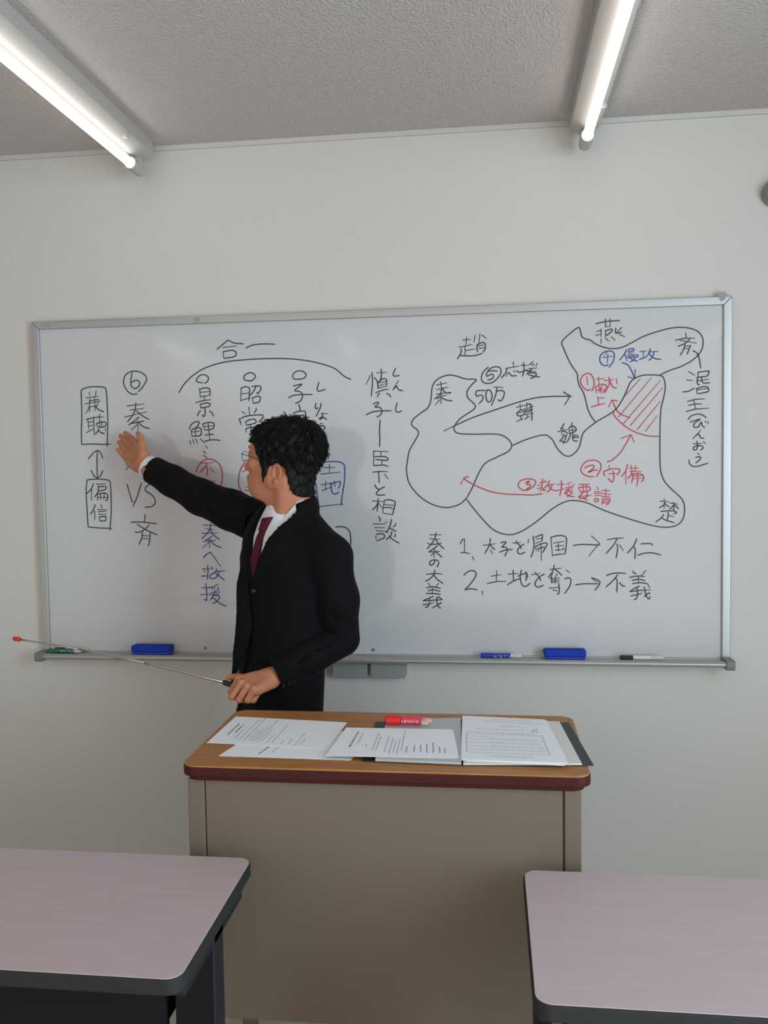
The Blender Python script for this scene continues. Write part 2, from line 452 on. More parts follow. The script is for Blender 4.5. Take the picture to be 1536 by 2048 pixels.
INK_BLACK='~-2063,1484 -2062,1578 -2054,1703 -2054,1828 -2050,1870 -2007,1887 -1950,1891 -1893,1887 -1868,1869 -1862,1782 -1861,1657 -1867,1553 -1873,1466/~-2056,1483 -1977,1485 -1911,1481 -1850,1482/-1995,1850 -1989,1833/-1941,1861 -1947,1826/-2016,1814 -1930,1822/-1995,1791 -1925,1802 -1937,1755 -2005,1748/-2027,1771 -1912,1789/-1990,1806 -1996,1714/-1955,1817 -1952,1722/-1995,1744 -2024,1703/~-1951,1751 -1925,1727 -1890,1712/-2024,1661 -1957,1674 -1891,1677/-2011,1661 -2005,1590/-1966,1664 -1966,1549/-2002,1640 -1966,1645/-2006,1613 -1967,1618/-2023,1567 -1969,1593/-1921,1694 -1922,1640/-1948,1626 -1936,1603/~-1948,1628 -1915,1640 -1884,1639 -1875,1624 -1885,1608 -1936,1601/-1921,1634 -1925,1605/-1906,1635 -1906,1605/~-1929,1588 -1939,1574 -1957,1555/~-1936,1584 -1917,1565 -1889,1558/-1883,1593 -1879,1577/~-1638,1834 -1669,1830 -1703,1849 -1728,1886 -1735,1924 -1721,1965 -1672,1992 -1612,1986 -1570,1956 -1566,1927 -1593,1883 -1627,1849/~-1670,1982 -1681,1922 -1678,1889 -1654,1871 -1628,1882 -1615,1904 -1625,1923 -1648,1928 -1675,1914/-1715,1750 -1591,1760/-1692,1720 -1594,1729/-1732,1672 -1573,1704/~-1648,1771 -1659,1711 -1682,1674 -1716,1637/~-1646,1713 -1608,1681 -1559,1652/~-1630,1669 -1666,1641 -1708,1615/~-1692,1624 -1640,1632 -1593,1640/-1640,1644 -1637,1578/-1645,1615 -1690,1579/~-1627,1625 -1602,1602 -1553,1585/~-1953,1243 -1953,1348 -1946,1439/~-2016,1380 -1975,1423 -1946,1439/~-1946,1439 -1926,1427 -1908,1380/~-1999,1296 -1976,1256 -1953,1239/~-1953,1239 -1928,1259 -1911,1295/-1735,1298 -1693,1345/-1681,1320 -1612,1298/-1635,1336 -1628,1319/~-1329,1834 -1293,1889 -1223,1952 -1128,2003 -1000,2036 -844,2049 -665,2052 -499,2043 -351,2017 -221,1973 -149,1915 -104,1894/~-1046,2128 -997,2165 -967,2189/~-967,2189 -921,2167 -856,2159/-1002,2139 -907,2146/-1003,2109 -998,2062/~-1003,2109 -939,2117 -910,2102 -919,2075 -998,2062/~-838,2130 -788,2149 -704,2154 -631,2149/~-2035,892 -2039,1023 -2041,1149 -2033,1212 -2025,1229 -1950,1233 -1889,1228 -1859,1210 -1855,1105 -1857,1000 -1866,916 -1871,864/~-2033,891 -1953,883 -1856,879/~-1984,1203 -2001,1166 -2038,1130/-1999,1166 -2004,1084/-1962,1198 -1892,1198/~-1950,1180 -1893,1179 -1898,1158 -1946,1148/~-1950,1180 -1951,1144 -1979,1105/-1956,1127 -1959,1081/~-1955,1127 -1901,1133 -1880,1118 -1882,1089 -1896,1077/-1934,1129 -1935,1085/-1907,1131 -1909,1085/-1955,1103 -1882,1102/~-1976,1050 -1993,1010 -2014,983/-1982,1006 -1982,942/-1932,1047 -1924,1026/-1955,1015 -1896,1013/-1954,999 -1896,1003/-1952,982 -1897,980/-1947,963 -1945,933/~-1947,963 -1902,965 -1900,950 -1904,934 -1945,933/~-1733,1194 -1709,1104 -1699,1072 -1692,1066/~-1626,1201 -1661,1103 -1693,1035/~-1523,1179 -1528,1193 -1554,1197 -1584,1180 -1600,1159 -1586,1138 -1547,1112 -1528,1079 -1534,1048 -1563,1031 -1604,1030/~-1605,975 -1608,948 -1614,923/~-1712,922 -1645,923 -1584,918 -1523,911/~-1665,906 -1624,879 -1568,851 -1519,830/~-1578,902 -1611,870 -1647,852 -1685,850/~-1629,852 -1635,810 -1658,762/~-1571,845 -1577,793 -1588,751/-1630,827 -1580,823/-1633,805 -1576,803/~-1158,1899 -1181,1901 -1199,1910 -1199,1924 -1177,1948 -1149,1955 -1123,1945 -1113,1929 -1120,1908 -1143,1892/-1180,1858 -1175,1798/~-1180,1854 -1138,1862 -1113,1859 -1104,1844 -1106,1807/-1175,1832 -1105,1836/-1175,1802 -1106,1810/-1146,1802 -1147,1776/-1209,1761 -1158,1773 -1100,1779/-1179,1749 -1173,1721/~-1179,1747 -1141,1756 -1113,1754 -1106,1747 -1117,1731 -1173,1723/~-1147,1726 -1143,1690 -1149,1667 -1156,1662 -1164,1672/~-1176,1703 -1190,1691 -1199,1668/~-1111,1699 -1093,1685 -1085,1664/~-1263,1578 -1243,1611 -1216,1626 -1192,1627 -1190,1616 -1213,1581/-1249,1568 -1243,1524/~-1249,1567 -1210,1586 -1180,1580 -1175,1564 -1183,1531 -1242,1526/-1217,1581 -1218,1525/-1246,1555 -1189,1561/-1261,1495 -1254,1466/-1238,1503 -1229,1475/-1215,1506 -1204,1475/-1182,1505 -1155,1479/-1164,1609 -1148,1566/~-1164,1609 -1125,1620 -1088,1617 -1080,1604 -1092,1575 -1146,1568/-1123,1610 -1115,1497/-1154,1591 -1087,1596/~-1147,1531 -1113,1538 -1087,1534/~-1153,1487 -1114,1497 -1074,1498 -1039,1492/-1148,1456 -1133,1441/-1164,1420 -1144,1405/-1161,1392 -1140,1371/-823,1492 -805,1475/-831,1448 -810,1431/-834,1411 -814,1392/~-228,879 -173,879 -139,858 -126,821 -124,753/30,1916 2,1857/~43,1938 45,1868 35,1774/76,1933 142,1934/~104,1956 109,1932 103,1893 87,1870/~60,1900 75,1879 81,1855 82,1826/~87,1870 115,1891 136,1889 143,1874 141,1843/87,1865 142,1874/87,1843 131,1857/88,1829 141,1841/66,1798 113,1814 154,1820/~95,1793 83,1786 79,1768/~142,1792 161,1780 170,1766/~205,1959 189,1924 193,1909 212,1907 230,1912/185,1815 223,1876/~189,1819 211,1838 219,1821 231,1811 251,1807/~48,1722 73,1732 86,1726 60,1701 87,1699 105,1684 105,1660 93,1642 71,1632/~-2,1649 38,1666 81,1672 172,1673/~213,1725 202,1684 207,1666 220,1662 243,1670/~94,1610 88,1537 90,1492 87,1429/46,1399 44,1301/46,1400 146,1393/95,1396 96,1363/~53,1361 118,1361 142,1349 136,1335 58,1342/102,1332 100,1302/~44,1300 117,1302 143,1292/37,1255 81,1259 137,1257/~77,1256 80,1212 80,1181/120,1237 143,1208/~49,1166 62,1146 77,1136/~118,1154 81,1134 62,1112 62,1101 77,1096 121,1098/33,1057 104,1051/~72,1072 68,1027 63,985/~68,1042 57,1020 32,996/72,1042 101,1007/115,1060 101,975/~115,1058 136,1064 169,1060 189,1045 183,1008 170,961/108,971 171,961/115,1032 185,1023/114,1010 154,1011 174,1000/~74,947 83,931 81,916/34,898 118,897/45,873 110,872/58,851 121,845/52,816 53,795/~57,827 95,830 111,819 106,799 57,780/~162,928 156,897 144,867 125,841/~142,869 166,860 192,845/122,908 130,910/~191,898 187,885 174,878/~164,845 154,815 124,789/~147,813 169,789 213,764/129,845 136,835/~184,828 188,817 180,808/~-456,1905 -495,1905 -511,1924 -503,1945 -477,1961 -448,1960 -423,1946 -417,1927 -430,1912 -456,1904/~-510,1858 -457,1869 -452,1864 -499,1828 -464,1820 -445,1800 -449,1771 -466,1750 -495,1739/~-544,1778 -510,1793 -461,1798 -373,1797/~-328,1878 -339,1841 -339,1825 -326,1818 -283,1831/~-472,1731 -465,1706 -465,1685/~-514,1668 -490,1680 -448,1685 -427,1680 -426,1661 -431,1634/~-509,1656 -471,1654 -439,1656/~-352,1735 -356,1706 -348,1698 -336,1706/~-315,1735 -322,1703 -352,1647/-312,1666 -272,1662/~-312,1666 -307,1646 -317,1627 -327,1626 -325,1635 -304,1638 -277,1623/-324,1597 -308,1594/~-333,1574 -308,1581 -293,1575 -296,1558 -322,1528/~-811,1900 -824,1905 -845,1906 -858,1921 -853,1941 -822,1958 -796,1955 -777,1939 -779,1923 -794,1908 -811,1900/-880,1853 -884,1765/~-880,1854 -852,1862 -828,1858 -819,1845 -822,1805 -827,1765/-879,1814 -821,1818/-884,1768 -818,1785/~-802,1864 -751,1865 -738,1852 -745,1832 -762,1812 -766,1821/~-774,1861 -787,1836 -814,1803/-801,1784 -795,1745/~-801,1783 -767,1794 -746,1790 -745,1774 -756,1753 -795,1747/-876,1690 -856,1676/-828,1719 -822,1664/~-777,1709 -775,1700 -790,1680/~-899,1640 -892,1622 -888,1602/~-890,1641 -859,1655 -818,1662 -752,1665 -729,1660 -729,1645 -756,1619/-854,1618 -847,1595/~-854,1618 -827,1632 -794,1636 -780,1627 -786,1608 -847,1595/-819,1600 -815,1508/~-853,1566 -852,1546/~-853,1569 -826,1579 -796,1578 -784,1565 -785,1548 -797,1543 -808,1550/667,2136 717,2139/690,2153 684,2098/638,2088 726,2104/678,2093 678,2035/681,2065 741,2073/~652,2077 651,2051 626,2010/~642,2033 712,2028 756,2032 793,2043/746,2163 738,2121/779,2173 772,2110/794,2164 822,2141/~761,2104 758,2082 761,2054/~761,2102 796,2116 813,2106 814,2076 799,2050/763,2093 804,2098/771,2076 808,2080/~833,1949 803,1924 787,1890 791,1857 819,1841 858,1846 894,1874 916,1908 914,1938 894,1950 864,1948 829,1928/~892,1922 850,1925 824,1915 822,1889 855,1903 867,1892 859,1872 828,1863/1000,1979 1000,1949/950,1938 1035,1950/~955,1939 950,1911 920,1875/968,1911 948,1885/~972,1906 989,1888 1020,1887/1002,1921 1009,1910/~1022,1920 1041,1909 1091,1925/1050,1956 1091,1955/~1067,1973 1071,1925 1060,1884/1102,1955 1132,1980/1121,1963 1125,1952/1134,1962 1136,1954/1158,1966 1149,1947/1102,1933 1155,1934/1089,1918 1123,1924/1095,1912 1149,1912/~1119,1930 1108,1911 1088,1897/~1104,1903 1144,1901 1151,1888 1131,1872 1112,1866/~1097,1892 1131,1882 1174,1874/~812,1794 753,1792 753,1757 779,1765 794,1754 792,1732 768,1707/~828,1799 816,1775 818,1736 831,1716 849,1727 856,1761 845,1792 828,1799/870,1815 930,1812/~889,1808 880,1761 851,1691/~886,1787 919,1791 938,1779 932,1746 914,1721 897,1730/~753,1864 719,1833 690,1792 693,1750 725,1717 744,1692 731,1668 689,1641 639,1607 603,1562 600,1530 631,1509 715,1502 869,1500 932,1485 974,1449 984,1414 959,1380 889,1346 812,1308 776,1263 751,1214 719,1143 680,1071/~753,1866 733,1873 698,1872 663,1880 614,1897 565,1904 508,1888 469,1857 451,1812 443,1735 421,1686 378,1655 327,1617 309,1582 320,1561 348,1539 355,1510 325,1454 292,1398 277,1320 271,1264 287,1178 348,1095 429,1036 512,1009 569,1009 634,1030 680,1071/483,1839 550,1852/511,1860 518,1810/483,1808 560,1823/482,1777 578,1788/~518,1817 507,1775 468,1745/~518,1821 542,1789 578,1782/485,1748 549,1771/514,1772 510,1712/503,1740 474,1706/~521,1750 549,1736 588,1730/529,1528 603,1562/~603,1562 731,1616 871,1661 1010,1704 1135,1735 1245,1743 1382,1741/1330,1772 1373,1743/1373,1743 1337,1685/~991,1422 1078,1458 1168,1484 1219,1487/1019,1676 1066,1688/1042,1694 1045,1661/~1022,1639 1045,1656 1066,1655 1073,1641 1059,1622 1028,1620 1022,1639/1035,1639 1062,1645/1021,1634 1026,1623/1043,1619 1053,1588/1020,1581 1060,1603/1075,1686 1104,1698/1087,1704 1087,1667/~1094,1695 1113,1696 1111,1679 1128,1682/1071,1664 1123,1675/~1080,1657 1087,1644 1118,1654 1122,1666/1081,1655 1118,1663/1071,1627 1128,1635/1088,1629 1088,1604/1072,1594 1107,1616/~1119,1645 1121,1617 1119,1586/1113,1663 1114,1654/~1332,1561 1320,1540 1308,1523/1292,1508 1352,1522/1325,1533 1314,1488/~1327,1512 1344,1505 1357,1493/1350,1484 1323,1474/~1330,1491 1323,1467 1302,1442/~1347,1482 1340,1460 1326,1429/~1309,1452 1323,1439 1343,1434/1387,1567 1375,1539/1363,1532 1368,1494/~1364,1532 1388,1544 1407,1532 1409,1511 1368,1494/1385,1539 1388,1501/1366,1515 1409,1519/~1376,1497 1367,1466 1350,1437/~1390,1495 1388,1466 1396,1445 1420,1443/~1407,1486 1395,1468 1426,1469/1417,1485 1427,1465/~1539,1565 1509,1606 1486,1661 1463,1755 1433,1810 1422,1857 1420,1888 1380,1951 1353,2006 1331,2061 1319,2096 1343,2130 1425,2193 1442,2165 1450,2134 1472,2118 1503,2109 1541,2081 1601,2056 1654,2047 1715,2056 1790,2092 1865,2128 1985,2162 2074,2173 2156,2160 2207,2128 2226,2078 2215,2018 2171,1966 2097,1922 2015,1894 1948,1864/~1222,1484 1255,1455 1285,1400 1324,1356 1362,1342 1401,1363 1432,1405 1447,1467 1466,1506 1539,1565 1654,1634 1707,1702 1737,1763 1760,1817 1790,1847 1850,1868 1948,1864 1978,1842 1987,1780 1974,1704 1959,1635 1954,1496 1954,1303 1963,1218 1986,1163 2024,1119 2091,1053 2110,1007 2110,945 2084,890 2024,864 1934,868 1790,908 1607,972 1484,1028 1407,1045 1338,1038 1252,991 1135,897 1033,834 954,819 860,851 766,948 672,1068/~1541,2214 1609,2227 1696,2230/1603,2244 1605,2191 1633,2193/1634,2243 1633,2193/1549,2164 1571,2169/1541,2139 1573,2144/1575,2178 1575,2130/1605,2168 1604,2129/~1604,2166 1639,2176 1645,2162 1604,2131/~1670,2179 1670,2150 1707,2153/1707,2183 1670,2146/1575,2111 1575,2085/1603,2118 1624,2099/1643,2124 1664,2104/1694,2140 1728,2123/2116,2135 2119,2108/2052,2090 2115,2101 2172,2099/2082,2087 2182,2067/~2141,2093 2111,2067 2067,2049/~2113,2059 2100,2022 2082,1992/2115,2048 2148,2052/~2145,2051 2137,2028 2126,1999/2108,2033 2140,2034/~2163,2018 2189,2000 2202,1965 2212,1904/2136,1883 2173,1859/2123,1829 2158,1825/~2099,1753 2134,1755 2171,1775/1179,1742 1368,1742/~1329,1770 1356,1754 1372,1743/1372,1743 1337,1688/1957,1036 2009,1031/1983,1048 1982,988/~1984,1019 1971,1004 1951,992/~1986,1023 1997,1008 2013,999/2019,1023 2070,1015/~2039,1026 2045,1001 2042,974/~2043,1010 2030,993 2016,983/~2045,1012 2063,997 2073,983/~1961,967 2009,971 2047,969 2061,961 2057,955 2045,952/~2007,961 2007,937 2001,911/2010,940 2042,932/~1978,945 1963,924 1928,898/~1969,922 1997,907 2047,892/2194,1877 2196,1843/~2194,1877 2255,1884 2264,1880 2250,1851 2196,1845/~2194,1845 2189,1812 2198,1794/2188,1844 2225,1850/~2198,1796 2205,1798/2195,1821 2261,1831/~2217,1846 2218,1822 2232,1806 2269,1808/2185,1772 2191,1737/~2185,1770 2222,1782 2252,1781 2261,1767 2256,1749 2193,1737/2191,1763 2259,1772/2130,1689 2178,1702 2236,1703/2169,1692 2180,1643/2135,1663 2178,1672 2219,1670/2122,1623 2178,1638 2263,1642/~2134,1572 2154,1594 2192,1605 2222,1599 2248,1581/~2146,1554 2209,1572 2178,1550 2168,1532 2175,1518 2199,1523 2216,1552 2223,1528 2238,1517/2241,1557 2245,1548/2257,1555 2263,1541/2165,1446 2213,1498/~2182,1465 2202,1473 2213,1450 2233,1446/2167,1411 2221,1412/~2189,1426 2194,1398 2186,1373 2169,1372 2169,1388 2192,1398 2223,1394 2228,1380 2213,1369/2232,1422 2243,1413/2193,1349 2206,1341/~2182,1322 2210,1325 2211,1310 2183,1284/~2140,1304 2143,1282 2162,1264 2189,1262 2224,1271 2259,1282/425,820 503,820/425,794 490,789/409,762 426,754 484,756 504,763/~468,834 461,801 440,764 406,724/~466,787 486,756 521,724/~476,743 448,724 417,703/417,702 462,704 491,708/457,724 452,664/451,696 431,676/~468,700 485,684 506,667/~456,644 453,627 435,611 423,616 424,636 447,647 473,644 484,627 472,598/399,548 452,554 505,550/~456,577 449,547 423,518 390,500/~447,547 471,515 511,485/410,487 425,467/480,484 462,462/~398,454 436,462 493,452/~408,435 445,441 490,431/~396,415 442,416 494,409/438,452 438,415/~443,396 415,383 374,366/374,364 418,367 470,371 504,372/418,380 414,340/371,337 406,342 444,352/~414,340 406,326 387,318/~467,389 468,355 480,323 492,315/~498,352 472,335 439,316/~468,383 481,391 504,375/632,758 649,789 662,790/662,790 661,696/635,695 659,700 695,690/715,668 725,646/789,746 870,757/~837,792 829,746 798,690/~833,754 848,734 866,718/838,714 851,690/~906,763 932,770 941,765 919,739 915,733 935,733 951,721 947,701 933,674/~899,699 935,713 984,717/989,761 1038,765/1012,777 1010,761/~1010,763 1034,745 1043,723/~1061,753 1037,737 1020,713 1023,693 1041,687 1069,699/~654,541 684,567 716,573 738,557 727,521 691,473 661,442/~661,441 703,449 744,441/779,433 780,406/~989,577 989,541 991,501/841,536 908,545/878,573 875,499/814,485 878,499 939,500/955,550 1020,554/~951,477 985,499 1032,519/~1020,535 1056,551 1079,555 1083,533 1071,505/~1044,577 1036,541 1040,497 1055,469 1075,467 1102,487/1076,567 1073,527/~1093,786 1090,761/~1123,808 1130,756 1125,713 1109,665/~1136,800 1177,816 1186,812 1182,776/1147,786 1184,796/1143,760 1182,774/1139,736 1145,707/~1139,736 1172,754 1208,760 1217,750 1204,728/1157,728 1160,703/~1157,722 1192,732 1200,720 1186,697/1176,752 1178,643/1241,798 1252,674/~1241,798 1282,809 1321,809 1344,793 1344,755 1336,686/1253,676 1293,684 1336,686/1260,760 1326,771/1272,738 1324,744/1272,712 1326,716/1291,754 1293,706/1322,728 1328,718/~1390,743 1448,750 1565,745/1510,806 1562,758/1562,758 1492,672/1111,545 1167,555/1132,563 1144,549/~1144,549 1163,529 1173,505/~1197,549 1167,533 1138,497 1136,473 1155,461 1192,474/1234,581 1308,589/~1263,609 1253,569 1224,527/~1265,585 1288,565 1314,541/1251,553 1237,517/1247,529 1245,490/1281,549 1265,521/1245,517 1296,523/1243,505 1294,509/1245,494 1294,498/1269,521 1269,488/1229,454 1298,460/~1292,486 1296,442 1292,418 1280,414/1255,442 1282,435/1343,577 1366,560/~1333,517 1358,525 1373,510 1366,470 1332,418/~1403,476 1459,484 1551,484/~1509,525 1540,514 1563,500 1559,478 1532,440/1511,522 1549,492/1613,781 1668,790 1718,792/~1676,786 1654,745 1606,689/~1676,751 1681,723 1671,657/1695,744 1717,708/~1805,786 1783,737 1744,690/~1783,735 1795,716 1793,653/~1833,752 1884,754 1901,750 1906,742/~1810,676 1860,690 1911,691 1961,677/~1607,540 1647,554 1694,557 1733,554/~1681,545 1650,506 1604,462/~1665,522 1677,503 1675,429/~1694,492 1711,471 1727,468/~1780,569 1789,555 1801,554/1864,573 1835,540/~1759,527 1803,536 1854,534/~1776,507 1817,515 1859,506/~1778,486 1827,492 1877,485/1815,534 1816,489/~1822,469 1789,452 1759,431/1759,431 1823,440 1893,444/~1806,461 1811,419 1803,387 1789,377/1766,403 1820,415 1838,421/~1854,463 1864,412 1877,387 1888,384 1889,398/~1891,419 1881,421 1854,398/1879,477 1889,457'
INK_RED='-1184,1337 -1094,1337/~-1142,1333 -1151,1311 -1193,1271/~-1140,1308 -1137,1288 -1143,1249/-1114,1300 -1089,1267/~-1222,1274 -1205,1314 -1178,1346 -1141,1362 -1102,1360 -1061,1337 -1039,1306 -1030,1261 -1033,1211 -1050,1153/-1119,1207 -1084,1210/~-868,1336 -901,1279 -913,1224 -911,1169 -891,1128 -856,1100/-884,1272 -838,1288/-870,1138 -834,1141/-858,1165 -837,1165/~-403,1105 -390,1129 -390,1153/~1654,1638 1657,1611 1699,1563 1744,1524 1805,1491 1880,1468 1950,1464/1730,1737 1826,1844/1688,1598 1897,1848/1720,1554 1954,1829/1763,1539 1969,1781/1809,1513 1955,1693/1862,1500 1934,1598/~1760,1591 1707,1613 1676,1641 1646,1708/1623,1666 1642,1708/~1642,1708 1669,1707 1678,1703/~1613,1302 1645,1312 1699,1362 1737,1423 1766,1477/1703,1455 1767,1478/1767,1478 1788,1430/~1504,1784 1486,1778 1458,1799 1441,1832 1450,1869 1482,1889 1506,1884 1526,1851 1528,1806 1514,1773/1482,1870 1488,1813/1546,1848 1594,1853/1558,1862 1561,1821/~1538,1797 1570,1815 1606,1808 1610,1783 1600,1759/1538,1797 1544,1758/1554,1805 1578,1772/1582,1804 1558,1770/1548,1778 1594,1785/1570,1796 1568,1760/1594,1839 1652,1845/~1626,1860 1628,1823 1618,1795 1582,1759/~1632,1835 1646,1802 1662,1790 1674,1790/1674,1849 1678,1816/1553,1733 1558,1682/1558,1725 1596,1726/1510,1667 1558,1680 1598,1690/~1524,1204 1487,1207 1456,1223 1442,1247 1448,1275 1473,1303 1511,1314 1545,1310 1569,1291 1572,1263 1562,1235 1543,1204/~1466,1263 1497,1278 1524,1278 1523,1260 1492,1233 1521,1245 1550,1248/1626,1278 1627,1252/~1591,1238 1592,1221 1597,1207/~1592,1237 1633,1252 1680,1254 1694,1249 1691,1230 1679,1215/1624,1221 1674,1223/~1652,1236 1657,1199 1650,1172 1640,1168 1619,1193/~1746,1281 1734,1240 1707,1202/1734,1229 1734,1153/1758,1257 1815,1256/1767,1276 1775,1232/1797,1273 1795,1239/1761,1234 1832,1237/~1777,1232 1765,1208 1748,1188/~1780,1218 1778,1191 1773,1160/~1780,1217 1825,1221 1849,1200 1847,1179 1834,1166/1812,1225 1812,1173 1805,1135/1782,1205 1846,1207/1780,1187 1844,1190/~1090,1120 1061,1118 1033,1136 1027,1160 1047,1186 1090,1195 1133,1187 1143,1168 1123,1139 1090,1120/~1074,1171 1102,1179 1083,1159 1107,1156 1104,1140 1078,1124/~1185,1093 1118,1086 1023,1090 946,1094 855,1109 783,1134 711,1169 660,1203/640,1165 660,1203/~660,1203 677,1213 692,1213/1171,1170 1214,1172/1188,1192 1185,1148 1173,1107/1200,1184 1212,1170/1157,1151 1173,1151/1154,1127 1181,1136/~1235,1181 1223,1153 1195,1129 1190,1117 1209,1119/1228,1150 1268,1159/~1252,1150 1240,1123 1218,1104/~1228,1143 1247,1123 1280,1111/1285,1154 1337,1156/~1313,1178 1313,1127 1301,1079/1280,1113 1327,1125/1351,1156 1377,1170/1363,1148 1370,1141/1394,1155 1384,1139/1342,1132 1389,1134/1337,1117 1384,1122/~1360,1127 1351,1103 1332,1094/~1341,1103 1379,1107 1379,1093 1351,1072/~1341,1093 1365,1076 1398,1071/1431,1154 1499,1154/1455,1152 1455,1130/1478,1152 1476,1101/1426,1133 1438,1102/~1429,1133 1492,1137 1497,1111 1436,1102/1455,1130 1457,1102/~1455,1099 1431,1068 1454,1059 1483,1049/~1483,1097 1478,1068 1431,1059/1424,1071 1511,1080/1548,1133 1555,1115/1530,1103 1567,1103/1532,1091 1569,1093/1534,1077 1569,1079/1529,1053 1532,1036/~1529,1053 1553,1055 1551,1038 1532,1036/1579,1110 1628,1109/1604,1119 1604,1067/1576,1091 1637,1083/1576,1072 1635,1066/~1583,1055 1583,1038 1579,1019/~1583,1055 1628,1052 1623,1028 1607,1014/1586,1040 1623,1042/1586,1028 1621,1030'
INK_BLUE='~-309,1328 -240,1333 -186,1326 -160,1302 -159,1228 -167,1160 -179,1093 -187,1028/~-363,1183 -355,1108 -344,1021/-342,1021 -174,1038/-299,1292 -229,1291/-265,1310 -264,1256/-324,1247 -190,1258/-326,1172 -250,1185/-292,1195 -295,1138/-320,1131 -250,1158/~-264,1175 -195,1194 -194,1167 -206,1147/-232,1198 -228,1161/~-254,1171 -252,1127 -231,1107 -200,1120/-1175,899 -1090,894/-1160,873 -1103,866/-1190,840 -1080,841/~-1122,909 -1130,873 -1154,837 -1193,801/~-1132,868 -1107,830 -1062,794/~-1116,820 -1138,804 -1166,792/-1181,782 -1139,786 -1093,790/-1136,794 -1138,736/-1139,779 -1186,738/~-1132,791 -1099,757 -1052,738/~-1184,666 -1162,688 -1132,706/-1132,706 -1060,606/-1193,586 -1119,586/~-1155,611 -1153,566 -1160,513/-1127,601 -1119,586/-1183,573 -1172,561/~-1201,537 -1190,535 -1166,538/~-1090,589 -1095,566 -1121,553 -1140,533 -1136,520 -1112,518 -1088,532 -1073,566/-1104,566 -1063,571 -1031,572/~-1097,551 -1074,537 -1034,507/-1200,452 -1166,451 -1120,457 -1082,477/-1171,482 -1166,417 -1167,371/~-1167,371 -1170,361 -1185,372/-1212,402 -1149,407/-1127,450 -1124,436/-1109,452 -1107,442/~-1080,456 -1082,441 -1090,431/-1138,417 -1069,422/-1144,402 -1077,408/~-1104,431 -1118,398 -1140,366/~-1118,396 -1081,396 -1073,381 -1096,355 -1122,341/~-1121,381 -1089,355 -1062,335 -1025,320/~1623,1941 1595,1938 1571,1959 1567,1992 1587,2022 1623,2033 1651,2026 1661,2001 1651,1961 1627,1925/1611,2025 1587,1991 1649,1998/1619,2010 1615,1954/~1739,2038 1727,2012 1695,1972/1729,2007 1742,1962/1752,2041 1750,2025/~1752,2039 1782,2044 1784,2030 1750,2021/1750,2009 1782,2014/~1742,1995 1794,2001 1812,1999 1806,1985/~1746,1983 1790,1989 1794,1981 1782,1967 1762,1957/~1762,1984 1778,1972 1810,1960/1826,2023 1866,2026/1848,2022 1847,1980/~1822,1972 1842,1978 1866,1987/~1891,2039 1885,2011 1867,1991/1881,2019 1941,2021/~1917,2020 1905,1986 1883,1964/~1881,2011 1913,1978 1960,1968/~1711,1953 1734,1946 1754,1930 1774,1893 1790,1852/1748,1859 1786,1850/1794,1906 1794,1851'
ink('marker_writing', INK_BLACK, M['ink_black'], 0.0041, 0.030, 'black marker handwriting')
ink('marker_writing', INK_RED, M['ink_red'], 0.0041, 0.030, 'red marker handwriting')
ink('marker_writing', INK_BLUE, M['ink_blue'], 0.0041, 0.030, 'blue marker handwriting')

# ------------------------------------------------------------------ things on the tray
TZ = ZB - 0.0062
def eraser(x0, x1, label):
    t = thing('board_eraser', label, 'board eraser', ((x0 + x1) / 2, -0.028, TZ), 'blue erasers on the whiteboard tray')
    MB().box((x0, -0.056, TZ + 0.0095), (x1, -0.012, TZ + 0.033)).build('eraser_grip', M['blue_plastic'], t, bevel=0.006, seg=3)
    MB().box((x0 + 0.002, -0.054, TZ + 0.0015), (x1 - 0.002, -0.014, TZ + 0.010)).build('felt_pad', M['blue_marker'], t, bevel=0.002)
eraser(-0.848, -0.704, 'blue whiteboard eraser on the left half of the tray, behind the pointer rod')
eraser(0.594, 0.731, 'blue whiteboard eraser on the right half of the tray, between two markers')

def tray_marker(x0, y, z, L, r, body, cap, label, cap_left=True, text=None):
    t = thing('whiteboard_marker', label, 'marker', (x0 + L / 2, y, z), 'markers lying on the whiteboard tray')
    zc = z + r
    s = 1 if cap_left else -1
    xs = x0 if cap_left else x0 + L
    MB().tube([(xs, y, zc), (xs + s * 0.002, y, zc), (xs + s * 0.042, y, zc), (xs + s * 0.043, y, zc)], [r * 0.75, r, r, r * 0.9], 14).build('marker_cap', cap, t, smooth=False, bevel=0.0004)
    MB().tube([(xs + s * 0.043, y, zc), (xs + s * 0.100, y, zc)], [r * 0.93, r * 0.93], 14).build('marker_barrel', body, t)
    MB().tube([(xs + s * 0.100, y, zc), (xs + s * (L - 0.008), y, zc), (xs + s * L, y, zc)], [r * 0.9, r * 0.85, r * 0.5], 14).build('marker_tail', M['clear_plastic'], t)
    if text:
        mb = MB()
        for k in range(5):
            xx = xs + s * (0.048 + 0.010 * k)
            for q in range(3):
                a = (xx + random.uniform(0, 0.007), zc + random.uniform(-0.003, 0.004))
                b = (a[0] + random.uniform(-0.004, 0.006), a[1] + random.uniform(-0.004, 0.004))
                yy = y - r - 0.0002
                d = Vector((b[0] - a[0], 0, b[1] - a[1]))
                nn = Vector((-d.z, 0, d.x)).normalized() * 0.0007
                va, vb = Vector((a[0], yy, a[1])), Vector((b[0], yy, b[1]))
                mb.add([va + nn, vb + nn, vb - nn, va - nn], [(0, 1, 2, 3)])
        mb.build('label_print', text, t)
    return t
tray_marker(0.382, -0.034, TZ, 0.137, 0.0085, M['blue_marker'], M['blue_marker'], 'blue marker with white lettering on the tray, left of the right-hand eraser', True, M['white_plastic'])
tray_marker(0.842, -0.034, TZ, 0.142, 0.0070, M['white_plastic'], M['black'], 'black-capped white marker near the right end of the tray')
tray_marker(-1.166, -0.036, TZ, 0.095 + 0.03, 0.0080, M['green_marker'], M['green_marker'], 'green marker at the left end of the tray', True, M['white_plastic'])
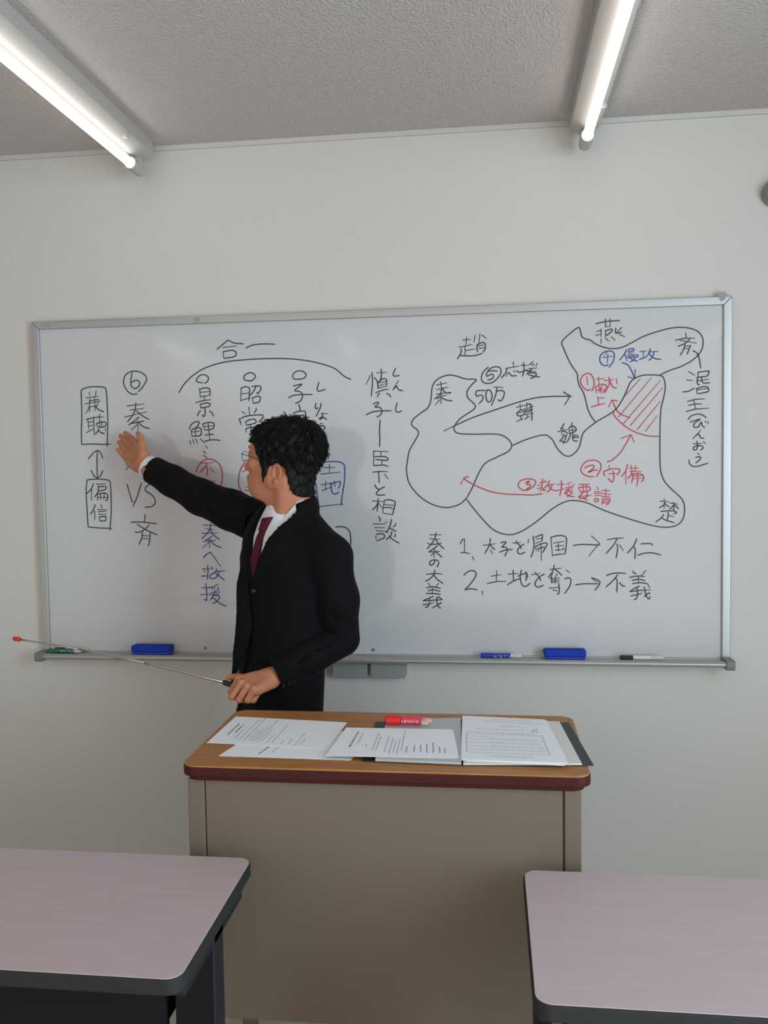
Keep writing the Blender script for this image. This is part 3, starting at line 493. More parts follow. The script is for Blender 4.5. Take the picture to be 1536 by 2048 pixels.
tray_marker(-1.152, -0.014, TZ, 0.125, 0.0078, M['clear_plastic'], M['black'], 'black-capped marker behind the green one at the left end of the tray')

def tray_box(x0, x1, label):
    o = MB().prism(rrect(x0, 0.819, x1, 0.871, 0.010), -0.026, WALL_Y, axis=1).build('wall_box', M['dome'], None, bevel=0.003)
    o.data.materials[0] = M['box_grey']
    t = tag(o, label, 'box', 'grey boxes under the whiteboard tray')
    return t
M['box_grey'] = mat('box_grey', (0.30, 0.31, 0.30), 0.5)
tray_box(-0.131, -0.008, 'flat grey box under the whiteboard tray, half hidden by the man\'s elbow')
tray_box(0.002, 0.126, 'flat grey box under the whiteboard tray, fully visible right of the man')

# round grey fitting high on the wall
fx, fz = 1.337, 2.406
ft = thing('wall_fitting', 'round grey fitting high on the wall above the whiteboard\'s right end', 'wall fitting', (fx, WALL_Y, fz))
MB().tube([(fx, WALL_Y, fz), (fx, -0.008, fz), (fx, -0.012, fz)], [0.043, 0.043, 0.040], 28).build('base_plate', M['dome'], ft, smooth=False)
vv = [(fx, -0.012 - 0.030 * math.sin(a), fz) for a in [math.radians(90 * i / 8) for i in range(9)]]
MB().tube(vv, [0.040 * math.cos(math.radians(90 * i / 8)) + 0.0005 for i in range(9)], 28).build('dome', M['dome'], ft, smooth=True)
MB().box((fx - 0.036, -0.046, fz - 0.006), (fx + 0.036, -0.038, fz + 0.006)).build('knob_bar', M['chrome'], ft, bevel=0.003)

# ------------------------------------------------------------------ ceiling lights
def ceiling_light(cx, y1, L, label):
    y0 = y1 - L
    t = thing('fluorescent_light', label, 'ceiling light', (cx, (y0 + y1) / 2, CEIL_Z), 'fluorescent battens on the ceiling')
    hw, zf, zn, nw = 0.047, CEIL_Z - 0.045, CEIL_Z - 0.070, 0.011
    prof = [(cx - hw, CEIL_Z), (cx - hw, zf), (cx - hw + 0.003, zf - 0.002), (cx - nw, zn), (cx + nw, zn), (cx + hw - 0.003, zf - 0.002), (cx + hw, zf), (cx + hw, CEIL_Z)]
    MB().prism([(a, b) for a, b in prof], y0, y1, axis=1).build('housing', M['lamp_body'], t, bevel=0.0015)
    zt = CEIL_Z - 0.100
    for ya, s in ((y1, -1), (y0, 1)):
        g = MB()
        g.prism(rrect(cx - 0.016, zt - 0.010, cx + 0.016, zn + 0.004, 0.006), min(ya + s * 0.012, ya + s * 0.045), max(ya + s * 0.012, ya + s * 0.045), axis=1)
        g.tube([(cx, ya + s * 0.002, zt), (cx, ya + s * 0.006, zt), (cx, ya + s * 0.088, zt)], [0.016, 0.021, 0.0205], 20)
        g.build('lamp_holder', M['socket'], t, bevel=0.0015)
    MB().tube([(cx, y0 + 0.085, zt), (cx, y1 - 0.085, zt)], 0.0148, 20).build('tube', M['tube'], t, smooth=False)
    MB().tube([(cx + 0.034, y1 - 0.20, zf - 0.004), (cx + 0.036, y1 - 0.20, zf - 0.016), (cx + 0.036, y1 - 0.20, zf - 0.019)], [0.010, 0.010, 0.006], 14).build('starter', M['socket'], t, smooth=False)
    return t
ceiling_light(-0.765, -0.045, 1.245, 'lit fluorescent batten on the ceiling at the left, above the left end of the whiteboard')
ceiling_light(0.731, -0.045, 1.245, 'lit fluorescent batten on the ceiling at the right, above the drawn map')

for cx_, yy_, lab_ in ((-0.765, -1.45, 'unseen lit batten added to the left row, over the student desks'),  # middle pair is unseen, added to brighten the lectern top and desks
                       (0.731, -1.45, 'unseen lit batten added to the right row, over the student desks'),
                       (-0.765, -3.75, 'third lit batten of the left row, far behind the desks'),
                       (0.731, -3.75, 'third lit batten of the right row, far behind the desks'),
                       (-2.26, -3.75, 'lit batten near the left wall, far behind the desks'),
                       (2.22, -3.75, 'lit batten near the window wall, far behind the desks')):
    ceiling_light(cx_, yy_, 1.245, lab_)

# ------------------------------------------------------------------ lectern
LZ = 0.89
lx0, lx1, ly0, ly1 = -0.277, 0.627, -1.127, -0.680
lec = thing('lectern', 'beige steel lectern desk with a brown wood-grain top, papers spread on it', 'lectern', (0.17, -0.9, 0))
MB().prism(rrect(lx0 + 0.002, ly0 + 0.002, lx1 - 0.002, ly1 - 0.002, 0.034, 8), LZ - 0.012, LZ).build('top', M['wood'], lec, bevel=0.0015)
ed = MB().prism(rrect(lx0, ly0, lx1, ly1, 0.036, 8), LZ - 0.026, LZ - 0.0035)
ed.prism(rrect(lx0 + 0.012, ly0 + 0.010, lx1 - 0.012, ly1 - 0.012, 0.030, 8), LZ - 0.037, LZ - 0.024)
ed.build('edge_band', M['wood_edge'], lec, bevel=0.003)
bx0, bx1, by0, by1 = -0.266, 0.606, -1.106, -0.705
ztop = LZ - 0.037
MB().box((bx0 + 0.040, by0 + 0.004, 0.297), (bx1 - 0.038, by0 + 0.018, ztop)).build('front_panel', M['steel_beige'], lec, bevel=0.002)
for a, b in ((bx0, bx0 + 0.038), (bx1 - 0.036, bx1)):
    MB().box((a, by0, 0.0), (b, by0 + 0.040, ztop)).build('corner_post', M['steel_beige'], lec, bevel=0.003)
    MB().box((a, by1 - 0.030, 0.0), (b, by1, ztop)).build('corner_post', M['steel_beige'], lec, bevel=0.003)
for x in (bx0 + 0.003, bx1 - 0.015):
    MB().box((x, by0 + 0.040, 0.297), (x + 0.012, by1 - 0.030, ztop)).build('side_panel', M['steel_beige'], lec)
MB().box((bx0 + 0.015, by0 + 0.018, 0.62), (bx1 - 0.015, by1 - 0.03, 0.635)).build('shelf', M['steel_beige'], lec)
for x in (bx0 + 0.038, bx1 - 0.038):
    MB().box((x, by0 + 0.006, 0.297), (x + 0.002, by0 + 0.016, ztop)).build('panel_seam', M['seam'], lec)

# ------------------------------------------------------------------ student desks
def desk(x0, x1, y0, y1, z, label, end):
    t = thing('student_desk', label, 'desk', ((x0 + x1) / 2, (y0 + y1) / 2, 0), 'long pinkish-grey student desks in the front row')
    MB().prism(rrect(x0 + 0.003, y0 + 0.003, x1 - 0.003, y1 - 0.003, 0.027, 8), z - 0.012, z).build('desktop', M['desk_top'], t, bevel=0.0006)
    MB().prism(rrect(x0, y0, x1, y1, 0.030, 8), z - 0.030, z - 0.0010).build('edge_band', M['rubber'], t, bevel=0.004, seg=3)
    MB().box((x0 + 0.05, y0 + 0.06, z - 0.20), (x1 - 0.05, y0 + 0.075, z - 0.030)).build('apron', M['desk_metal'], t)
    MB().box((x0 + 0.06, y0 + 0.075, z - 0.135), (x1 - 0.06, y1 - 0.10, z - 0.125)).build('under_shelf', M['desk_metal'], t)
    for xe, s in ((x0, 1), (x1, -1)):
        xa = xe + s * 0.010
        lg = MB()
        lg.box((min(xa, xa + s * 0.030), -1.405, 0.03), (max(xa, xa + s * 0.030), -1.345, z - 0.030))
        lg.build('leg', M['leg_metal'], t, bevel=0.006)
        MB().box((min(xa, xa + s * 0.034), y0 + 0.03, 0.0), (max(xa, xa + s * 0.034), y1 - 0.03, 0.032)).build('foot_bar', M['leg_metal'], t, bevel=0.008)
        MB().box((min(xa, xa + s * 0.028), y0 + 0.05, z - 0.060), (max(xa, xa + s * 0.028), y1 - 0.06, z - 0.030)).build('top_bracket', M['leg_metal'], t, bevel=0.003)
        MB().box((min(xa + s * 0.004, xa + s * 0.022), y0 + 0.06, 0.032), (max(xa + s * 0.004, xa + s * 0.022), -1.345, z - 0.058)).build('end_panel', M['desk_metal'], t)
        bx = xa + s * 0.014
        MB().tube([(bx, y0 + 0.052, z - 0.046), (bx, y0 + 0.046, z - 0.046), (bx, y0 + 0.043, z - 0.046)], [0.0055, 0.0055, 0.003], 12).build('bolt', M['chrome'], t, smooth=False)
    return t
desk(-1.902, -0.102, -1.612, -1.156, 0.70, 'long pinkish-grey student desk in the left foreground', 1)
desk(0.479, 2.279, -1.619, -1.158, 0.70, 'long pinkish-grey student desk in the right foreground', -1)

# ------------------------------------------------------------------ papers on the lectern
PZ = LZ + 0.0004
def quad_frame(c):
    a, b, cc, d = [Vector((p[0], p[1], 0)) for p in c]   # front-left, back-left, back-right, front-right
    def at(u, v):
        return (a * (1 - u) + d * u) * (1 - v) + (b * (1 - u) + cc * u) * v
    return at

def sheet(c, z, label, th=0.0008, warp=0.0, texts=(), m='paper', group='printed sheets on the lectern', zback=None, name='paper_sheet', cat='paper sheet'):
    """a paper sheet: thin solid with a slight sag, plus rows of printed words"""
    at = quad_frame(c)
    zb = z if zback is None else zback
    nx, ny = 14, 8
    def zz(u, v):
        return z * (1 - v) + zb * v + warp * math.sin(math.pi * u) ** 2 * (0.4 + 0.6 * v)
    mb = MB()
    top = [[(*at(i / nx, j / ny)[:2], zz(i / nx, j / ny) + th) for i in range(nx + 1)] for j in range(ny + 1)]
    v = [p for r in top for p in r] + [(p[0], p[1], p[2] - th) for r in top for p in r]
    n = (nx + 1) * (ny + 1)
    f = []
    for j in range(ny):
        for i in range(nx):
            q = j * (nx + 1) + i
            f.append((q, q + 1, q + nx + 2, q + nx + 1))
            f.append((n + q, n + q + nx + 1, n + q + nx + 2, n + q + 1))
    ring = list(range(nx + 1)) + [j * (nx + 1) + nx for j in range(1, ny + 1)] + [ny * (nx + 1) + i for i in range(nx - 1, -1, -1)] + [j * (nx + 1) for j in range(ny - 1, 0, -1)]
    for i, q in enumerate(ring):
        q2 = ring[(i + 1) % len(ring)]
        f.append((q, n + q, n + q2, q2))
    mb.add(v, f)
    if texts:
        root = thing(name, label, cat, tuple(at(0.5, 0.5)[:2]) + (z,), group)
        mb.build('page', M[m], root)
        for key in ('print', 'print_dark'):
            tb = MB()
            for (kk, u0, v0, u1, v1, wd) in texts:
                if kk != key:
                    continue
                p, q = at(u0, v0), at(u1, v1)
                d = (q - p)
                if d.length < 1e-6:
                    continue
                nn = Vector((-d.y, d.x, 0)).normalized() * wd * 0.5
                e = 0.00025 + th
                tb.add([(*(p + nn)[:2], zz(u0, v0) + e), (*(q + nn)[:2], zz(u1, v1) + e), (*(q - nn)[:2], zz(u1, v1) + e), (*(p - nn)[:2], zz(u0, v0) + e)], [(0, 1, 2, 3)])
            if tb.v:
                tb.build('printed_text', M[key], root)
        return root
    o = mb.build(name, M[m])
    return tag(o, label, cat, group)

def words(key, fixed, a, b, along, wd, r, wl=0.035):
    """dashes along one row; along='v' runs front-back, 'u' left-right"""
    out = []
    p = a
    while p < b:
        q = min(b, p + wl * r.uniform(0.5, 1.5))
        if along == 'v':
            out.append((key, fixed, p, fixed, q, wd))
        else:
            out.append((key, p, fixed, q, fixed, wd))
        p = q + wl * r.uniform(0.15, 0.5)
    return out
r = random.Random(3)
tA = words('print_dark', 0.10, 0.30, 0.72, 'v', 0.0045, r, 0.06) + words('print_dark', 0.145, 0.40, 0.70, 'v', 0.004, r, 0.06)
for u, a, b in ((0.19, 0.18, 0.62), (0.235, 0.15, 0.95), (0.28, 0.12, 0.98), (0.315, 0.15, 0.55), (0.345, 0.12, 0.60), (0.37, 0.15, 0.66), (0.40, 0.12, 0.95), (0.43, 0.15, 0.55), (0.48, 0.10, 0.42), (0.52, 0.10, 0.80), (0.60, 0.08, 0.22), (0.66, 0.08, 0.26), (0.72, 0.06, 0.50), (0.76, 0.10, 0.30)):
    tA += words('print', u, a, b, 'v', 0.0026, r)
tB = words('print_dark', 0.28, 0.10, 0.55, 'v', 0.004, r, 0.06) + words('print', 0.36, 0.15, 0.6, 'v', 0.003, r) + [('print_dark', 0.50, 0.72, 0.68, 0.72, 0.006)]
sheet(((-0.207, -1.060), (-0.165, -0.850), (0.130, -0.860), (0.101, -1.066)), PZ, 'white printed sheet nearest the front edge of the lectern top, mostly under another sheet', texts=tB)
sheet(((-0.264, -0.974), (-0.258, -0.754), (0.047, -0.786), (0.037, -0.996)), PZ + 0.0012, 'white printed sheet at the far left of the lectern top, on top of another sheet', texts=tA)

# open binder lying flat
bd = thing('open_binder', 'open black binder with clear pockets under the papers on the right of the lectern', 'binder', (0.39, -0.91, PZ), None)
MB().prism([(0.128, -1.072), (0.120, -0.775), (0.340, -0.745), (0.352, -1.082)][::-1], PZ, PZ + 0.002).build('binder_cover', M['binder'], bd)
MB().prism([(0.352, -1.082), (0.340, -0.745), (0.612, -0.746), (0.637, -1.060)][::-1], PZ, PZ + 0.002).build('binder_cover', M['binder'], bd)
MB().prism([(0.158, -1.074), (0.149, -0.776), (0.338, -0.742), (0.350, -1.083)][::-1], PZ + 0.002, PZ + 0.008).build('clear_pocket', M['sleeve_film'], bd, bevel=0.001)
MB().prism([(0.354, -1.084), (0.342, -0.742), (0.588, -0.752), (0.612, -1.064)][::-1], PZ + 0.002, PZ + 0.006).build('cream_page', M['paper_warm'], bd, bevel=0.001)

tC = words('print_dark', 0.14, 0.30, 0.85, 'v', 0.0045, r, 0.06) + words('print', 0.19, 0.40, 0.80, 'v', 0.003, r)
for u, a, b in ((0.27, 0.30, 0.40), (0.33, 0.2, 0.8), (0.36, 0.2, 0.7), (0.43, 0.15, 0.7), (0.47, 0.12, 0.65), (0.50, 0.15, 0.55), (0.53, 0.1, 0.6), (0.56, 0.2, 0.9), (0.60, 0.15, 0.35), (0.66, 0.18, 0.40), (0.71, 0.18, 0.42), (0.76, 0.16, 0.45), (0.81, 0.16, 0.50), (0.86, 0.16, 0.36), (0.90, 0.16, 0.32)):
    tC += words('print' if u < 0.6 else 'print_dark', u, a, b, 'v', 0.0026, r)
sheet(((0.044, -1.066), (0.056, -0.853), (0.322, -0.850), (0.345, -1.060)), PZ + 0.0085, 'white printed sheet in the middle of the lectern top, below the red marker', texts=tC, warp=0.0)

tD = []
for v, a, b in ((0.93, 0.35, 0.85), (0.87, 0.25, 0.95), (0.79, 0.45, 0.62), (0.76, 0.44, 0.70), (0.68, 0.15, 0.70), (0.60, 0.05, 0.80), (0.50, 0.05, 0.35), (0.10, 0.25, 0.70), (0.07, 0.3, 0.72), (0.15, 0.1, 0.9)):
    tD += words('print', v, a, b, 'u', 0.0022, r, 0.03)
for v in (0.56, 0.44, 0.36, 0.28, 0.21):
    tD += [('print', 0.05, v, 0.88, v, 0.0016)] + words('print', v + 0.025, 0.3, 0.85, 'u', 0.0016, r, 0.05)
tD += [('print', 0.05, 0.15, 0.05, 0.58, 0.0016), ('print', 0.88, 0.15, 0.88, 0.58, 0.0016)] + words('print_dark', 0.66, 0.78, 0.86, 'u', 0.004, r) + words('print_dark', 0.71, 0.80, 0.86, 'u', 0.004, r)
for k in range(5):
    e = 0.0010 * k
    j = [r.uniform(-0.006, 0.006) for _ in range(4)]
    sheet(((0.352 + j[0], -1.074 + j[1]), (0.342, -0.737), (0.552 + j[2], -0.757), (0.578 + j[3], -1.084 + e * 1.5)), PZ + 0.0068 + e,
          'topmost printed form of the pile at the right of the lectern' if k == 4 else 'white sheet in the pile under the topmost printed form on the right of the lectern',
          th=0.0007, texts=tD if k == 4 else (), group='sheets piled on the right of the lectern')

# red marker lying on the binder pocket
mz = PZ + 0.0102 + 0.011
my = -0.822
t = thing('red_marker', 'thick red marker with a bright red cap lying across the back of the open binder', 'marker', (0.22, my, mz - 0.012))
def mk(x0, x1, r0, r1, mname, nm):
    MB().tube([(x0, my, mz), (x0 + 0.002, my, mz), (x1 - 0.001, my, mz), (x1, my, mz)], [r0 * 0.8, r0, r1, r1 * 0.85], 20).build(nm, M[mname], t, bevel=0.0004)
mk(0.152, 0.191, 0.0125, 0.0120, 'red_cap', 'marker_cap')
mk(0.191, 0.240, 0.0112, 0.0112, 'red_label', 'marker_barrel')
MB().tube([(0.240, my, mz), (0.263, my, mz), (0.270, my, mz)], [0.0085, 0.0080, 0.003], 16).build('marker_tail', M['pink_clear'], t, smooth=True)
MB().prism(rrect(0.243, mz - 0.0075, 0.260, mz + 0.001, 0.001), my - 0.0092, my - 0.0075, axis=1).build('price_sticker', M['tan_label'], t)
mb = MB()
glyphs = [[(0, .8), (0, .2), (.5, .2)], [(.1, .8), (.6, .8), (.1, .5), (.6, .3), (.2, .1)], [(.1, .6), (.6, .6), (.6, .2)], [(.1, .8), (.6, .5), (.1, .2)], [(0, .8), (.6, .8), (.3, .8), (.3, .2), (0, .2), (.6, .2)], [(.0, .5), (.6, .5)], [(.3, .9), (.1, .2), (.6, .3)]]
for gi, g in enumerate(glyphs):
    for a, b in zip(g[:-1], g[1:]):
        xa, za = 0.194 + gi * 0.0062 + a[0] * 0.0062, mz - 0.003 + a[1] * 0.007
        xb, zb2 = 0.194 + gi * 0.0062 + b[0] * 0.0062, mz - 0.003 + b[1] * 0.007
        d = Vector((xb - xa, 0, zb2 - za))
        nn = Vector((-d.z, 0, d.x)).normalized() * 0.0006
        def on(x, z):
            dz = max(-0.0105, min(0.0105, z - mz))
            return Vector((x, my - math.sqrt(0.0114 ** 2 - dz ** 2), z))
        pa, pb = on(xa, za), on(xb, zb2)
        mb.add([pa + nn, pb + nn, pb - nn, pa - nn], [(0, 1, 2, 3)])
mb.build('label_print', M['paper'], t)
# ------------------------------------------------------------------ the teacher: implicit surfaces turned into meshes
def smin(a, b, k):
    if k <= 0:
        return np.minimum(a, b)
    h = np.maximum(k - np.abs(a - b), 0) / k
    return np.minimum(a, b) - h * h * k * 0.25

class Field:
    def __init__(s, lo, hi, h):
        s.lo = np.array(lo, float)
        s.h = h
        s.n = np.ceil((np.array(hi, float) - s.lo) / h).astype(int) + 1
        s.F = np.full(s.n, 0.5, np.float32)
        s.ax = [(s.lo[i] + h * np.arange(s.n[i])).astype(np.float32) for i in range(3)]
    def sub(s, lo=None, hi=None):
        sl = []
        for i in range(3):
            a = 0 if lo is None else int(max(0, math.floor((lo[i] - s.lo[i]) / s.h)))
            b = s.n[i] if hi is None else int(min(s.n[i], math.ceil((hi[i] - s.lo[i]) / s.h) + 1))
            sl.append(slice(a, max(a, b)))
        g = [s.ax[0][sl[0]][:, None, None], s.ax[1][sl[1]][None, :, None], s.ax[2][sl[2]][None, None, :]]
        return tuple(sl), g
    def apply(s, fn, lo, hi, k=0.0, mode='add'):
        sl, g = s.sub(lo, hi)
        if s.F[sl].size == 0:
            return
        d = fn(*g)
        if mode == 'add':
            s.F[sl] = smin(s.F[sl], d, k)
        elif mode == 'cut':
            s.F[sl] = -smin(-s.F[sl], d, k)
        elif mode == 'and':
            s.F[sl] = -smin(-s.F[sl], -d, k)
    def cap(s, a, b, ra, rb=None, k=0.0, mode='add'):
        rb = ra if rb is None else rb
        a = np.array(a, float)
        b = np.array(b, float)
        r = max(ra, rb) + k + 2 * s.h
        lo, hi = np.minimum(a, b) - r, np.maximum(a, b) + r
        ab = b - a
        L2 = max(float(ab @ ab), 1e-12)
        def fn(X, Y, Z):
            t = np.clip(((X - a[0]) * ab[0] + (Y - a[1]) * ab[1] + (Z - a[2]) * ab[2]) / L2, 0, 1)
            return np.sqrt((X - a[0] - t * ab[0]) ** 2 + (Y - a[1] - t * ab[1]) ** 2 + (Z - a[2] - t * ab[2]) ** 2) - (ra + (rb - ra) * t)
        s.apply(fn, lo, hi, k, mode)
    def chain(s, pts, rad, k=0.0, mode='add'):
        for i in range(len(pts) - 1):
            s.cap(pts[i], pts[i + 1], rad[i], rad[i + 1], k, mode)
    def ell(s, c, r, k=0.0, mode='add', axes=None):
        c = np.array(c, float)
        r = np.array(r, float)
        m = r.max() + k + 2 * s.h
        A = np.eye(3) if axes is None else np.array(axes, float)
        def fn(X, Y, Z):
            P = [(X - c[0]) * A[i][0] + (Y - c[1]) * A[i][1] + (Z - c[2]) * A[i][2] for i in range(3)]
            k0 = np.sqrt(sum((P[i] / r[i]) ** 2 for i in range(3)))
            k1 = np.sqrt(sum((P[i] / r[i] ** 2) ** 2 for i in range(3))) + 1e-6
            return k0 * (k0 - 1) / k1
        s.apply(fn, c - m, c + m, k, mode)
    def half(s, p, n, k=0.0, lo=None, hi=None):
        """keep only the side of the plane where (x-p).n < 0"""
        s.apply(lambda X, Y, Z: (X - p[0]) * n[0] + (Y - p[1]) * n[1] + (Z - p[2]) * n[2], lo, hi, k, 'and')
    def mesh(s):
        F = s.F
        S = F < 0
        nx, ny, nz = F.shape
        cnr = [(i, j, k) for i in (0, 1) for j in (0, 1) for k in (0, 1)]
        cnt = np.zeros((nx - 1, ny - 1, nz - 1), np.uint8)
        for i, j, k in cnr:
            cnt += S[i:nx - 1 + i, j:ny - 1 + j, k:nz - 1 + k]
        act = (cnt > 0) & (cnt < 8)
        idx = np.argwhere(act)
        ids = np.full(act.shape, -1, np.int32)
        ids[act] = np.arange(len(idx))
        val = {c: F[idx[:, 0] + c[0], idx[:, 1] + c[1], idx[:, 2] + c[2]] for c in cnr}
        acc = np.zeros((len(idx), 3))
        w = np.zeros(len(idx))
        for c in cnr:
            for ax in range(3):
                if c[ax]:
                    continue
                d = list(c)
                d[ax] = 1
                d = tuple(d)
                a, b = val[c], val[d]
                m = (a < 0) != (b < 0)
                t = a[m] / (a[m] - b[m])
                p = np.tile(np.array(c, float), (int(m.sum()), 1))
                p[:, ax] += t
                acc[m] += p
                w[m] += 1
        V = s.lo + (idx + acc / w[:, None]) * s.h
        faces = []
        for ax in range(3):
            o = [i for i in range(3) if i != ax]
            sa = [slice(1, -1)] * 3
            sb = [slice(1, -1)] * 3
            sa[ax] = slice(0, -1)
            sb[ax] = slice(1, None)
            A, B = S[tuple(sa)], S[tuple(sb)]
            for inside_first in (True, False):
                e = np.argwhere((A & ~B) if inside_first else (~A & B))
                if not len(e):
                    continue
                e = e.copy()
                e[:, o[0]] += 1
                e[:, o[1]] += 1
                q = []
                for du, dv in ((0, 0), (1, 0), (1, 1), (0, 1)):
                    p = e.copy()
                    p[:, o[0]] -= du
                    p[:, o[1]] -= dv
                    q.append(ids[p[:, 0], p[:, 1], p[:, 2]])
                q = np.stack(q, 1)
                flip = inside_first ^ (ax == 1)
                faces.append(q if flip else q[:, ::-1])
        Q = np.concatenate(faces)
        Q = Q[(Q >= 0).all(1)]
        return V, Q

def poly_sdf(px, pz, P):
    """signed distance to a 2D polygon (negative inside)"""
    P = np.array(P, np.float32)
    n = len(P)
    d = (px - P[0][0]) ** 2 + (pz - P[0][1]) ** 2
    s = np.ones(np.broadcast(px, pz).shape, np.float32)
    j = n - 1
    for i in range(n):
        e = P[j] - P[i]
        wx, wz = px - P[i][0], pz - P[i][1]
        t = np.clip((wx * e[0] + wz * e[1]) / max(float(e @ e), 1e-12), 0, 1)
        d = np.minimum(d, (wx - e[0] * t) ** 2 + (wz - e[1] * t) ** 2)
        c1 = pz >= P[i][1]
        c2 = pz < P[j][1]
        c3 = e[0] * wz > e[1] * wx
        s = np.where((c1 & c2 & c3) | (~c1 & ~c2 & ~c3), -s, s)
        j = i
    return s * np.sqrt(d)

def mesh_object(name, pieces, mats, parent):
    """pieces: list of (V, Q, material index) joined into one mesh object"""
    vs_, fs_, mi = [], [], []
    o = 0
    for V, Q, m in pieces:
        vs_.append(np.asarray(V))
        fs_.append(np.asarray(Q) + o)
        mi += [m] * len(Q) if np.isscalar(m) else list(m)
        o += len(V)
    V = np.concatenate(vs_)
    Q = np.concatenate(fs_)
    me = bpy.data.meshes.new(name)
    me.from_pydata(V.tolist(), [], Q.tolist())
    for m in mats:
        me.materials.append(m)
    me.polygons.foreach_set('material_index', np.array(mi, np.int32))
    me.polygons.foreach_set('use_smooth', np.ones(len(Q), bool))
    me.update()
    ob = bpy.data.objects.new(name, me)
    COL.objects.link(ob)
    if parent is not None:
        set_parent(ob, parent)
    return ob

def unit(v):
    v = np.array(v, float)
    return v / np.linalg.norm(v)

UP = np.array([0, 0, 1.0])
CN = unit((-0.70, -0.71, 0))            # way the chest faces
CL = np.array([-CN[1], CN[0], 0])       # the man's left
CL = np.array([0.71, -0.70, 0.0])

man = thing('person', 'man in dark suit and red tie, one open hand raised to the whiteboard', 'person', (-0.20, -0.40, 0))

# ---- torso cross sections (z, half width, half depth)
TORSO_Z = np.array([0.70, 0.80, 0.92, 1.02, 1.10, 1.20, 1.28, 1.345, 1.40, 1.44, 1.50])
TORSO_A = np.array([0.164, 0.171, 0.172, 0.168, 0.170, 0.176, 0.176, 0.158, 0.100, 0.070, 0.05])
TORSO_B = np.array([0.108, 0.112, 0.112, 0.107, 0.108, 0.116, 0.120, 0.108, 0.085, 0.070, 0.05])
TOP_C = np.array([-0.198, -0.388])
PEL_C = np.array([-0.232, -0.381])

def torso_local(X, Y, Z):
    t = np.clip((Z - 0.80) / (1.38 - 0.80), 0, 1.1)
    cx = PEL_C[0] + (TOP_C[0] - PEL_C[0]) * t
    cy = PEL_C[1] + (TOP_C[1] - PEL_C[1]) * t
    u = (X - cx) * CL[0] + (Y - cy) * CL[1]
    v = (X - cx) * CN[0] + (Y - cy) * CN[1]
    return u, v

def torso_sdf(X, Y, Z, off=0.0):
    u, v = torso_local(X, Y, Z)
    a = np.interp(Z, TORSO_Z, TORSO_A).astype(np.float32) + off
    b = np.interp(Z, TORSO_Z, TORSO_B).astype(np.float32) + off
    k0 = np.sqrt((u / a) ** 2 + (v / b) ** 2)
    k1 = np.sqrt((u / a ** 2) ** 2 + (v / b ** 2) ** 2) + 1e-5
    return k0 * (k0 - 1) / k1

# joints
RSH = np.array([-0.300, -0.300, 1.378])
REL = np.array([-0.522, -0.215, 1.458])
RWR = np.array([-0.716, -0.160, 1.556])
LSH = np.array([-0.040, -0.500, 1.285])
LEL = np.array([-0.020, -0.452, 1.043])
P_IN = np.array([-0.344, -0.575, 0.9375])      # where the pointer leaves its grip
GRIP_DIR = unit((-0.955, 0.10, 0.265))
E_ = np.array([-0.05, -0.95, -0.30])
E_ = unit(E_ - GRIP_DIR * (E_ @ GRIP_DIR))
LHX = 0.55 * GRIP_DIR + 0.835 * E_
LHY = 0.835 * GRIP_DIR - 0.55 * E_
LHZ = -np.cross(LHX, LHY)
GC = P_IN - GRIP_DIR * 0.080                    # middle of the grip inside the fist
LH0 = GC - LHX * 0.074 + LHZ * 0.028            # wrist
LWR = LH0 + unit(LEL - LH0) * 0.022
NECK = np.array([-0.182, -0.395, 1.375])

# neck axis and collar: a stand and two leaves
NK_TOP = np.array([-0.190, -0.402, 1.475])
NK_BOT = np.array([-0.178, -0.396, 1.375])
NAX = unit(NK_TOP - NK_BOT)
NF = unit(CN - NAX * (CN @ NAX))
NL = np.cross(NAX, NF)
if NL @ CL < 0:
    NL = -NL

# ---- jacket
H = 0.0045
jk = Field((-0.78, -0.68, 0.78), (0.07, -0.06, 1.50), H)
sl, g = jk.sub((-0.45, -0.62, 0.78), (0.06, -0.18, 1.46))
jk.F[sl] = np.minimum(jk.F[sl], torso_sdf(*g))
jk.half((0, 0, 1.432), (0, 0, 1), 0.01)
# shoulder yokes and sleeves
jk.cap(NECK + (-0.03, 0.03, -0.015), RSH + (0.01, 0, 0.004), 0.055, 0.060, 0.05)
jk.cap(NECK + (0.055, -0.035, -0.005), LSH + (0.000, 0.0, 0.012), 0.052, 0.056, 0.05)
slv = Field((-0.78, -0.68, 0.78), (0.07, -0.06, 1.56), H)
jk2 = Field((-0.82, -0.36, 1.26), (-0.20, -0.06, 1.66), H)
jk2.chain([RSH, RSH * 0.5 + REL * 0.5, REL, REL * 0.45 + RWR * 0.55, RWR + (RWR - REL) * 0.1], [0.069, 0.063, 0.057, 0.050, 0.046], 0.02)
d_arm = unit(RWR - REL)
for t_, off, rr in ((0.16, 0.052, 0.016), (0.30, 0.050, 0.012)):   # soft folds near the shoulder
    p = RSH + (REL - RSH) * t_
    jk2.cap(p + (-0.004, -0.03, off), p + (0.022, -0.055, -0.02), rr, rr * 0.6, 0.02)
for t_, s_ in ((0.42, 1), (0.58, -1), (0.72, 1), (0.88, 1)):
    p = RSH + (REL - RSH) * t_ * 1.3
    jk2.cap(p + (0.01, -0.062, 0.035 * s_), p + (-0.03, -0.066, -0.035 * s_), 0.005, 0.003, 0.012, 'cut')
jk2.half(RWR - d_arm * 0.012, d_arm)
sl, g = jk.sub()
jk3 = jk
jk3.chain([LSH, LSH * 0.5 + LEL * 0.5 + np.array([0.006, -0.004, 0]), LEL], [0.060, 0.056, 0.052], 0.03)
fore = Field((-0.30, -0.66, 0.80), (0.07, -0.36, 1.14), H)
d_fore = unit(LWR - LEL)
fore.chain([LEL, LEL * 0.5 + LWR * 0.5 + np.array([0.0, -0.012, 0]), LWR + d_fore * 0.03], [0.053, 0.050, 0.042], 0.02)
